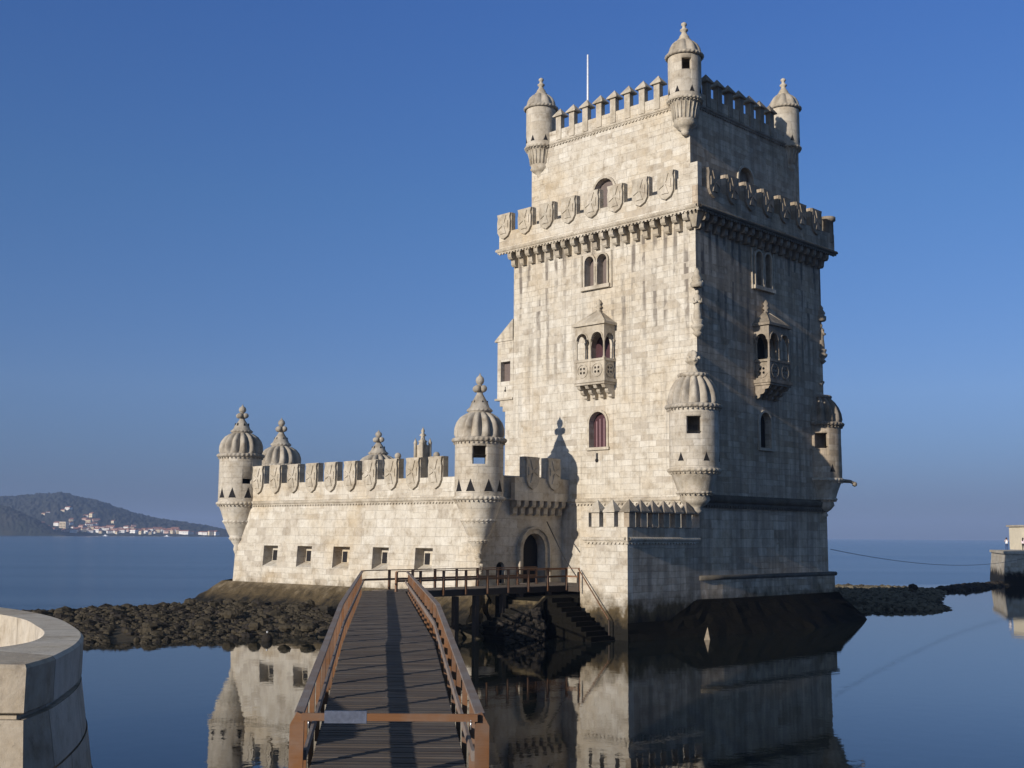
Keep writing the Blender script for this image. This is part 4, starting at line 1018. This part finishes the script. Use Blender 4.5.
for x in (-4.8, -1.5): barpts(MB(), [Vector((x, 5.7, 2.68)), Vector((x, 11, 2.68))], .18, .3).build('beam', 'beam', br, normals=False)
# rails of the first stretch
RH = 1.08
dl = [16.5+2.02*k for k in range(25)]
for k in (0, 1):
    dd = [16.6, 20, 25, 30, 34.5, 40, 50, 60, 65.6]
    barpts(MB(), [edge_pts(q, k, 0, RH+.02) for q in dd], .13, .05).build('handrail', 'rail', br, normals=False)
    barpts(MB(), [edge_pts(q, k, -.09, .55) for q in dd], .045, .14).build('mid_rail', 'rail', br, normals=False)
    for j, q in enumerate(dl[1:]):
        if k == 1 and q > 63.0: continue
        a = edge_pts(q, k, .02, 0)
        t_ = (edge_pts(q+1, k)-edge_pts(q, k)).normalized(); an = math.atan2(t_.y, t_.x)
        Tq = lambda p, a=a, an=an: Vector((a.x+math.cos(an)*p.x-math.sin(an)*p.y, a.y+math.sin(an)*p.x+math.cos(an)*p.y, a.z+p.z))
        MB().box(-.075, .075, -.03, .05, -.42, RH-.008, Tq).build('post', 'post', br)
# heavy gate posts with slanted heads, bar and tape
for k in (0, 1):
    a = edge_pts(16.5, k, .02, 0); t_ = (edge_pts(18, k)-edge_pts(16.5, k)).normalized(); an = math.atan2(t_.y, t_.x)
    Tq = lambda p: Vector((a.x+math.cos(an)*p.x-math.sin(an)*p.y, a.y+math.sin(an)*p.x+math.cos(an)*p.y, a.z+p.z))
    sg = -1 if k else 1
    p_ = MB(); p_.panel(lambda p: Tq(Vector((p.y, p.x, p.z))), [(-.095, -.6), (.095, -.6), (.095, RH+(-.10 if sg > 0 else .03)), (.0, RH+.07), (-.095, RH+(.03 if sg > 0 else -.10))], [], -.07, .07)
    gp = p_.build('gate_post', 'post', br)
    b_ = MB(); q = Tq(Vector((-.10, sg*-.16, RH-.02))); b_.sphere(q, .035, 8); b_.tube([q, q+Vector((0, 0, -.12))], .012, 6); b_.build('bolt', 'bolt', gp)
ga, gb = edge_pts(16.38, 0, -.05, RH+.02), edge_pts(16.38, 1, -.05, RH+.02)
bar = barpts(MB(), [ga, gb], .05, .10).build('gate_bar', 'post', br, normals=False)
barpts(MB(), [ga.lerp(gb, .13), ga.lerp(gb, .37)], .058, .16).build('tape', 'tape', bar, normals=False)
# end rail and rails of the second stretch
def rail_run(P, closed=False, h=RH, spacing=1.85, skip_first=False):
    P = [Vector(p) for p in P]
    barpts(MB(), [p+Vector((0, 0, h+.02)) for p in P], .16, .05).build('handrail', 'post', br, normals=False)
    barpts(MB(), [p+Vector((0, 0, .58)) for p in P], .045, .12).build('mid_rail', 'post', br, normals=False)
    for a, b in zip(P, P[1:]):
        n_ = max(1, round((b-a).length/spacing))
        for j in range(1 if skip_first else 0, n_+1):
            if j == n_ and b is not P[-1]: continue
            q = a.lerp(b, j/n_); MB().box(q.x-.06, q.x+.06, q.y-.06, q.y+.06, q.z-.3, q.z+h-.008).build('post', 'post', br)
pl_ = edge_pts(66.0, 0, 0); pr_ = edge_pts(64.8, 1, 0)
corner_back = Vector((-19.2, SY1+.12, 2.9))
rail_run([(pl_.x, pl_.y, 2.9), (-19.2, SY1+.1, 2.9), (-5.0, SY1+.1, 2.9)], skip_first=True)
rail_run([(pr_.x, SY0-.05, 2.9), (-5.0, SY0-.05, 2.9)])
rail_run([(-5.0, SY0-.05, 2.9), (-5.0, 5.6, 2.9)], skip_first=True)
# fill the turn with deck
# piles
for (x, y) in ((-14.5, 6.97), (-12.85, 6.97), (-10.6, 6.97), (-9.1, 6.97), (-16.4, 9.2), (-6.5, 6.97), (-19.6, 8.6)):
    MB().box(x-.15, x+.15, y-.15, y+.15, -1.2, 2.5).build('pile', 'beam', br)
for q in (20, 28, 36, 44, 52, 60):
    for k in (0, 1):
        p = edge_pts(q, k, -.25); MB().box(p.x-.14, p.x+.14, p.y-.14, p.y+.14, -1.2, p.z-.4).build('pile', 'beam', br)
# loose timbers leaning by the gate (part of the raised drawbridge)
db = MB(); 
for y in (10.2, 11.2): db.box(-5.0, -1.2, y-.05, y+.05, 3.75, 3.86)
db.build('handrail', 'post', br)
# drawbridge chain lines
for x0_, x1_ in ((-4.3, -6.4), (-1.6, -1.0)):
    pass
ch = thing('drawbridge_chain', (-1.6, 11.6, 7.2), 'dark chain slanting from beside the gate arch down to the landing', 'chain')
c_ = MB(); c_.tube([(-1.7, 11.55, 7.0), (-3.0, 8.8, 4.6), (-4.2, 6.2, 2.95)], .04, 6); c_.build('chain', 'cable', ch)

# ---- stone landing and steps under the bridge end
st = thing('stone_staircase', (-9, 5, 0), 'weedy dark stone steps going down to the water under the end of the footbridge', 'steps')
mb = MB(); mb.box(-9.6, -4.6, 4.4, 8.6, -1, 2.3); mb.box(-7.4, -1.4, 3.7, 11.6, -1, 2.35); mb.build('landing', 'plinth_black', st)
mb = MB()
for k in range(9):      # flight down to the left
    x1 = -9.602-k*.32; mb.box(x1-.32, x1, 4.6, 7.2, -1, 2.15-k*.25)
mb.build('flight', 'steps', st)
mb = MB()
for k in range(10):      # flight along the terrace wall
    y1 = 4.398-k*.38; mb.box(-9.4, -7.62, y1-.38, y1, -1, 2.35-k*.26)
mb.build('flight', 'plinth_black', st)
mb = MB(); barpts(mb, [Vector((-9.6, 4.45, 2.35)), Vector((-11.6, 4.45, 1.05))], .16, .22); mb.build('kerb', 'steps', st, normals=False)
mb = MB(); barpts(mb, [Vector((-7.5, 3.6, 4.05)), Vector((-7.7, 1.1, 1.2))], .07, .07); mb.build('handrail', 'post', st, normals=False)
for k in (0, 3):
    y = 3.5-k*.8; zt = 4.0-(3.6-y)*1.148
    MB().box(-7.66, -7.58, y-.04, y+.04, zt-1.2, zt).build('post', 'beam', st)

# ================================================================== rubble, boulders
def rock(m_, c, r, n=7):
    rows = []; sc = (random.uniform(.8, 1.3), random.uniform(.8, 1.3), random.uniform(.55, .9)); ph0 = random.random()*6
    for a in range(5):
        ph = PI*a/4
        rows.append([(c[0]+sc[0]*r*math.sin(ph)*math.cos(t)*random.uniform(.78, 1.15), c[1]+sc[1]*r*math.sin(ph)*math.sin(t)*random.uniform(.78, 1.15), c[2]+sc[2]*r*math.cos(ph)*random.uniform(.85, 1.1)) for t in [ph0+2*PI*j/n for j in range(n)]])
    m_.grid(rows, True, False)
def rubble(name, centre_line, halfw, crest, count, r0, r1, mat, lab=None, step=.9, kind='sym'):
    def pz(u, c):
        if kind == 'sym': return (1-abs(u)**1.6)*c*.8
        if kind == 'flat': return (1-abs(u)**5)*c
        return c*((u+1)/1.6 if u < .6 else (1-u)/.4)
    core = MB(); rows = []
    N = len(centre_line)
    for k in range(-5, 6):
        u = k/5; rows.append([(p[0]+nn[0]*u*hw, p[1]+nn[1]*u*hw, pz(u, cr)-.1-.25*abs(u)**3) for (p, nn, hw, cr) in centre_line])
    core.grid(rows, smooth=False)
    rocks = MB()
    for _ in range(count):
        f_ = random.random()*(N-1.001); i = int(f_); t_ = f_-i; (p, nn, hw, cr), (p2, _, hw2, cr2) = centre_line[i], centre_line[i+1]
        u = random.uniform(-1, 1); H = hw+(hw2-hw)*t_; Cc = cr+(cr2-cr)*t_
        x = p[0]+(p2[0]-p[0])*t_+nn[0]*u*H; y = p[1]+(p2[1]-p[1])*t_+nn[1]*u*H; z = pz(u, Cc)-.08-.06*abs(u)
        core.cur = 0; rock(core, (x, y, z), (r0+(r1-r0)*random.random()**1.8)*(1.0 if random.random() < .93 else random.uniform(1.3, 2.1)))
        if random.random() < .3:
            for q in range(28): core.mi[-1-q] = 1
    return tag(core.build(name, mat, normals=False), lab, None, kind='stuff')
def cl(pts):      # (lat, depth, halfwidth, crest)
    out = []; P = [LD(a, b) for a, b, _, _ in pts]
    for i, (a, b, hw, cr) in enumerate(pts):
        t_ = (P[min(i+1, len(P)-1)]-P[max(i-1, 0)]).normalized(); out.append(((P[i].x, P[i].y), (-t_.y, t_.x), hw, cr))
    return out
left_line = cl([(-50, 66, 8, .8), (-40, 67.5, 8, .95), (-30, 70, 8, 1.15), (-24, 72, 8, 1.3), (-18, 77, 7.5, 1.45), (-12, 78, 6.5, 1.3)])
rubble('rubble', left_line, 0, 0, 8000, .09, .30, ['rock2', 'rock'], kind='bank')
right_line = cl([(29, 101.5, 8, .1), (29.3, 103, 8.8, .6), (31.5, 115, 10, .6), (35, 128, 11.5, .6), (38, 140, 13, .55), (39, 144, 12.5, .2)])
rubble('rubble', right_line, 0, 0, 6000, .10, .26, ['rock3', 'rock2'], kind='flat')
spit = cl([(50, 138, 1.6, .45), (56, 145, 1.6, .5), (62, 153, 1.6, .5), (67, 160, 1.5, .4)])
rubble('rubble', spit, 0, 0, 260, .25, .5, ['rock', 'rock2'])
# scree at the foot of the gate side
rubble('rubble', cl([(-.6, 69.2, .9, 1.3), (.8, 69.8, 1.0, 2.0), (1.7, 70.2, .9, 2.3)]), 0, 0, 200, .14, .32, ['rock', 'rock'])
bl = cl([(-11.5, 71.5, 1.2, .5), (-7, 71, 1.3, .6), (-3, 71.5, 1.6, .8), (-.5, 72, 1.6, .9)])
rubble('rubble', bl, 0, 0, 260, .2, .5, ['rock2', 'rock'])
# separate boulders
bnum = 0
proto_b = None
for (px, py, r_) in [(62, 614, .4), (92, 611, .4), (128, 609, .45), (163, 607, .4), (190, 603, .45), (212, 605, .4), (110, 624, .35), (150, 626, .4), (205, 621, .4), (255, 626, .45), (285, 628, .4), (308, 628, .45), (175, 617, .4), (230, 614, .4)]:
    d = fw+r2*((px-512)/F_PX)-u2*((py-384)/F_PX); zt = 1.0 if py < 615 else .6; t_ = (zt-CAM.z)/d.z; p = CAM+d*t_
    mb = MB(); rock(mb, (0, 0, 0), r_, 9); o = mb.build('boulder', 'rock2', normals=False); o.location = p
    tag(o, 'large dark wet boulder lying on the long rubble bank left of the fortress', 'boulder', 'large boulders on the left rubble bank')
for (lat, dp, s) in [(43.5, 128, .5), (50.5, 137, .45), (53.5, 141.5, .4)]:
    mb = MB(); rock(mb, (0, 0, 0), s, 8); o = mb.build('boulder', 'rock', normals=False); o.location = LD(lat, dp, .75 if lat < 44 else .15)
    tag(o, 'small dark boulder poking up along the back of the right rubble bank', 'boulder', 'small boulders on the right rubble bank')
mb = MB(); rows = []
P_ = [(0, 0, .75), (.3, .1, -.3), (.1, .3, -.3), (-.3, .15, -.3), (-.1, -.3, -.3)]
for k in range(1, 5): mb.face([P_[0], P_[k], P_[k % 4+1]])
mb.face(P_[1:]); o = mb.build('pointed_rock', 'rock_pale'); o.location = (-3.0, -2.6, 0); tag(o, 'pale pointed rock standing in the water before the shaded wall', 'rock')
px, py = 267, 641; d = fw+r2*((px-512)/F_PX)-u2*((py-384)/F_PX); t_ = -CAM.z/d.z; p = CAM+d*t_
e = thing('buoy', (p.x, p.y, 0), 'small round dark buoy floating in front of the rubble bank', 'buoy'); PINV[e.name] = Matrix()
MB().sphere((0, 0, .12), .32, 14).build('float', 'rock', e); MB().tube([(0, 0, .42), (0, 0, .55)], .05, 8).build('eye', 'bolt', e)

# ================================================================== bulwark in the left foreground, promenade
outer = [(-9.5, 8.2), (-3.32, 8.2), (-3.33, 8.7), (-3.42, 9.2), (-3.52, 9.7), (-3.72, 10.4), (-3.95, 11.0), (-4.24, 11.6), (-4.75, 12.6), (-5.43, 13.6), (-6.31, 14.6), (-7.6, 15.6), (-9.5, 16.4)]
inner = [(-9.5, 8.95), (-4.35, 9.0), (-4.2, 9.12), (-4.02, 9.5), (-3.98, 9.9), (-4.08, 10.4), (-4.3, 11.0), (-4.62, 11.6), (-5.1, 12.5), (-5.75, 13.3), (-6.6, 14.15), (-7.7, 15.0), (-9.5, 15.8)]
outer = [(2*a, 2*b) for a, b in outer]; inner = [(2*a, 2*b) for a, b in inner]
def chaikin(P, i0):
    for _ in range(2):
        Q = P[:i0+1]
        for a, b in zip(P[i0:], P[i0+1:]): Q += [(a[0]*.75+b[0]*.25, a[1]*.75+b[1]*.25), (a[0]*.25+b[0]*.75, a[1]*.25+b[1]*.75)]
        P = Q+[P[-1]]
    return P
outer, inner = chaikin(outer, 1), chaikin(inner, 1)
assert len(outer) >= len(inner)
if len(outer) != len(inner):
    inner = inner[:2]+[inner[1]]*(len(outer)-len(inner))+inner[2:]
bw = thing('stone_bulwark', LD(-10, 20, 0), 'thick curved pale stone parapet wall in the left foreground', 'wall')
ZT = 4.2
def strip(m_, A_, B_, z0, z1, u=0):
    for k in range(len(A_)-1):
        a, b, c, d_ = LD(*A_[k], z0), LD(*A_[k+1], z0), LD(*B_[k+1], z1), LD(*B_[k], z1)
        Ln = (b-a).length; m_.face([a, b, c, d_], uv=[(u, z0), (u+Ln, z0), (u+Ln, z1), (u, z1)]); m_.sm[-1] = False; u += Ln
def grow(P, g):
    out = []
    for i, p in enumerate(P):
        a = Vector(P[max(i-1, 0)]); b = Vector(P[min(i+1, len(P)-1)]); t_ = (b-a).normalized(); n_ = Vector((t_.y, -t_.x))
        if i <= 1: n_ = Vector((0, -1)) if i == 0 else Vector((.75, -1))
        out.append((p[0]+n_.x*g, p[1]+n_.y*g))
    return out
mb = MB(); strip(mb, outer, outer, 3.56, ZT-.05); strip(mb, outer, grow(outer, -.05), ZT-.05, ZT, 0)
strip(mb, grow(outer, -.05), inner, ZT, ZT); strip(mb, inner, inner, 2.8, ZT); strip(mb, grow(outer, .0), grow(outer, -.03), 3.56, 3.54)
mb.build('parapet', 'wallstone', bw, normals=False)
mb = MB(); strip(mb, grow(outer, -.12), grow(outer, -.12), 3.46, 3.56); strip(mb, grow(outer, -.12), grow(outer, -.01), 3.46, 3.46); zz = 3.46; g_ = -.02
for k in range(6):
    z1 = zz-.80; g2 = g_+.14
    strip(mb, grow(outer, g2), grow(outer, g_+.02), z1, zz, k*1.1)
    strip(mb, grow(outer, g2), grow(outer, g2-.03), z1, z1-.02)
    zz = z1-.02; g_ = g2
mb.build('retaining_wall', 'wallstone', bw, normals=False)
mb = MB(); mb.face([LD(*p, 3.35) for p in inner]); pr_pl = [(14, -12), (14, 7.4), (-3.6, 7.4), (-6.3, 12), (-19, 12.2), (-34, 12), (-34, -12)]
mb.face([LD(*p, 4.3) for p in pr_pl])  # unseen ground round the viewpoint, its edge set to shade the near deck
for k in range(7): mb.face([LD(*pr_pl[k], -1), LD(*pr_pl[(k+1) % 7], -1), LD(*pr_pl[(k+1) % 7], 4.3), LD(*pr_pl[k], 4.3)])
tag(mb.build('promenade', 'pave', normals=False), None, None, kind='structure')

# ================================================================== quay on the right
def Qp(lat, d, z): return LD(lat, d, z)
qy = thing('quay', LD(72, 158, 0), 'tall stone quay with a lit end wall at the right edge', 'quay')
qa, qb, qc, qd = (71.2, 176), (64.6, 155), (95, 150), (100, 176)
def P3(p, z, s=0): c = (84, 164); return LD(p[0]+(c[0]-p[0])*s, p[1]+(c[1]-p[1])*s, z)
mb = MB()
for a, b in ((qa, qb), (qb, qc), (qc, qd), (qd, qa)):
    mb.face([P3(a, -1), P3(b, -1), P3(b, 4.1, .03), P3(a, 4.1, .03)])
mb.build('wall', 'quay', qy, normals=False)
mb = MB()
for a, b in ((qa, qb), (qb, qc), (qc, qd), (qd, qa)): mb.face([P3(a, 4.1, .015), P3(b, 4.1, .015), P3(b, 4.45, .015), P3(a, 4.45, .015)])
mb.face([P3(p, 4.45, .015) for p in (qa, qb, qc, qd)]); mb.face([P3(p, 4.1, .015) for p in (qa, qb, qc, qd)]); mb.build('coping', 'quay', qy, normals=False)
# kiosk
kk = thing('kiosk', LD(76, 173, 4.5), 'small cream stone kiosk with a flat overhanging roof on the quay', 'kiosk')
def KT(p): return LD(74.3+p.x, 171.5+p.y, 4.5+p.z*1.22)
K = lambda p: KT(p)
mb = MB(); cream = simple('cream_render', (.56, .50, .38), .85, var=.1, scale=1.5)
mb.panel(lambda p: KT(Vector((p.x, -p.y, p.z))), [(0, 0), (6, 0), (6, 2.75), (0, 2.75)], [arch(.75, 1.75, .05, 2.2)], -.3, 0, back=False); mb.box(0.002, 5.998, .3, 4, .003, 2.748, KT)
mb.build('wall', cream, kk, normals=False)
mb = MB(); mb.box(-.3, 6.3, -.3, 4.3, 2.752, 2.95, KT); mb.build('roof', 'dome', kk)
mb = MB(); ringarch(lambda p: KT(Vector((p.x, -p.y, p.z))), .75, 1.75, .05, 2.2, .18, .004, .08, mb); ar = mb.build('doorway', 'white_metal', kk, normals=False)
mb = MB(); mb.panel(lambda p: KT(Vector((p.x, -p.y, p.z))), arch(.75, 1.75, .05, 2.2), [], -.295, -.25, back=False); mb.build('door', 'rock_pale', ar)

# people (bodies grown with a skin over a skeleton)
skin = simple('skin', (.42, .24, .17), .6, bump=0); hair = simple('dark_hair', (.02, .014, .012), .5, bump=0); jean = simple('dark_blue_jeans', (.03, .05, .12), .8, bump=0)
shirt_w = simple('white_shirt', (.75, .75, .76), .8, bump=0); black = simple('black_trousers', (.02, .018, .018), .8, bump=0); shirt_p = simple('pale_pink_top', (.72, .58, .60), .8, bump=0)
def person(lat, dp, H, rz, pose, top, bottom, hairlong, lab):
    e = thing('person', LD(lat, dp, 4.45), lab, 'person'); PINV[e.name] = Matrix()
    V = {'pel': (0, 0, .93, .145), 'wai': (0, 0, 1.08, .12), 'che': (0, .0, 1.28, .15), 'nec': (0, 0, 1.46, .06), 'hea': (0, .02, 1.56, .09), 'top': (0, .02, 1.66, .085),
         'hl': (-.09, 0, .86, .1), 'kl': (-.10, .03, .48, .065), 'al': (-.10, -.02, .09, .042), 'tl': (-.11, .13, .035, .04), 'hr': (.09, 0, .86, .1), 'kr': (.11, .02, .48, .065), 'ar': (.12, -.03, .09, .042), 'tr': (.13, .12, .035, .04),
         'sl': (-.18, 0, 1.38, .06), 'sr': (.18, 0, 1.38, .06)}
    if pose == 'photo': V.update({'el': (-.24, .14, 1.18, .042), 'wl': (-.08, .3, 1.48, .03), 'er': (.24, .14, 1.18, .042), 'wr': (.07, .3, 1.48, .03), 'fl': (-.03, .33, 1.54, .03), 'fr': (.03, .33, 1.54, .03)})
    else: V.update({'el': (-.25, .03, 1.12, .042), 'wl': (-.24, .14, .9, .03), 'er': (.23, .12, 1.14, .042), 'wr': (.08, .26, 1.22, .03), 'fl': (-.23, .18, .82, .03), 'fr': (.02, .28, 1.24, .03)})
    E_ = [('pel', 'wai'), ('wai', 'che'), ('che', 'nec'), ('nec', 'hea'), ('hea', 'top'), ('pel', 'hl'), ('hl', 'kl'), ('kl', 'al'), ('al', 'tl'), ('pel', 'hr'), ('hr', 'kr'), ('kr', 'ar'), ('ar', 'tr'), ('che', 'sl'), ('che', 'sr'), ('sl', 'el'), ('el', 'wl'), ('wl', 'fl'), ('sr', 'er'), ('er', 'wr'), ('wr', 'fr')]
    ks = list(V); me = bpy.data.meshes.new('body'); me.from_pydata([V[k][:3] for k in ks], [(ks.index(a), ks.index(b)) for a, b in E_], [])
    o = bpy.data.objects.new('body', me); col.objects.link(o); md = o.modifiers.new('skin', 'SKIN')
    for i, k in enumerate(ks): sv = me.skin_vertices[0].data[i]; sv.radius = (V[k][3],)*2; sv.use_root = (k == 'pel')
    sb = o.modifiers.new('s', 'SUBSURF'); sb.levels = sb.render_levels = 1
    dg = bpy.context.evaluated_depsgraph_get(); nm = bpy.data.meshes.new_from_object(o.evaluated_get(dg)); o.modifiers.clear(); o.data = nm
    nm.materials.clear()
    for mm in (skin, top, bottom): nm.materials.append(mm)
    for p in nm.polygons:
        z = p.center.z; p.use_smooth = True
        arm = abs(p.center.x) > .2 or p.center.y > .17
        p.material_index = 2 if (z < .98 and not arm and z > .07) else (1 if z < 1.45 and not (arm and (p.center.y > .1)) and z > .5 else 0)
        if z <= .1: p.material_index = 2
    o.parent = e; e.rotation_euler = (0, 0, rz); s = H/1.74; e.scale = (s, s, s)
    h = MB(); h.sphere((0, -.005, 1.64), .118, 12, (1, 1.05, 1.05))
    if hairlong: h.sphere((0, -.07, 1.45), .115, 12, (1, .6, 1.9))
    h.build('hair', hair, e)
    return e
person(68.6, 163, 1.78, YAW+PI*.55-PI/2+.9, 'photo', shirt_w, jean, False, 'person in white shirt and blue jeans with hands raised to the face on the quay')
person(72.3, 166.3, 1.78, YAW-PI/2-.9, 'stand', shirt_p, black, True, 'person with long dark hair, pale top and black trousers standing before the kiosk')

# ================================================================== haze
q = NT('haze_air'); vol = q.n('VolumePrincipled'); q.t.nodes.remove(q.b)
vol.inputs['Color'].default_value = (.40, .55, .88, 1); vol.inputs['Density'].default_value = .00014; vol.inputs['Anisotropy'].default_value = 0.0
q.l(vol.outputs[0], q.t.nodes['Material Output'].inputs['Volume'])
hb = MB(); NG = 24; S_ = 9000.
for i_ in range(NG):
    for j_ in range(NG):
        a0_, a1_ = -S_+2*S_*i_/NG, -S_+2*S_*(i_+1)/NG; b0_, b1_ = -S_+2*S_*j_/NG, -S_+2*S_*(j_+1)/NG
        for z_ in (-1.5, 150): hb.face([(a0_, b0_, z_), (a1_, b0_, z_), (a1_, b1_, z_), (a0_, b1_, z_)])
    for c_ in (-S_, S_):
        hb.face([(a0_, c_, -1.5), (a1_, c_, -1.5), (a1_, c_, 150), (a0_, c_, 150)]); hb.face([(c_, a0_, -1.5), (c_, a1_, -1.5), (c_, a1_, 150), (c_, a0_, 150)])
hz = hb.build('haze', q.m); tag(hz, None, None, kind='stuff')
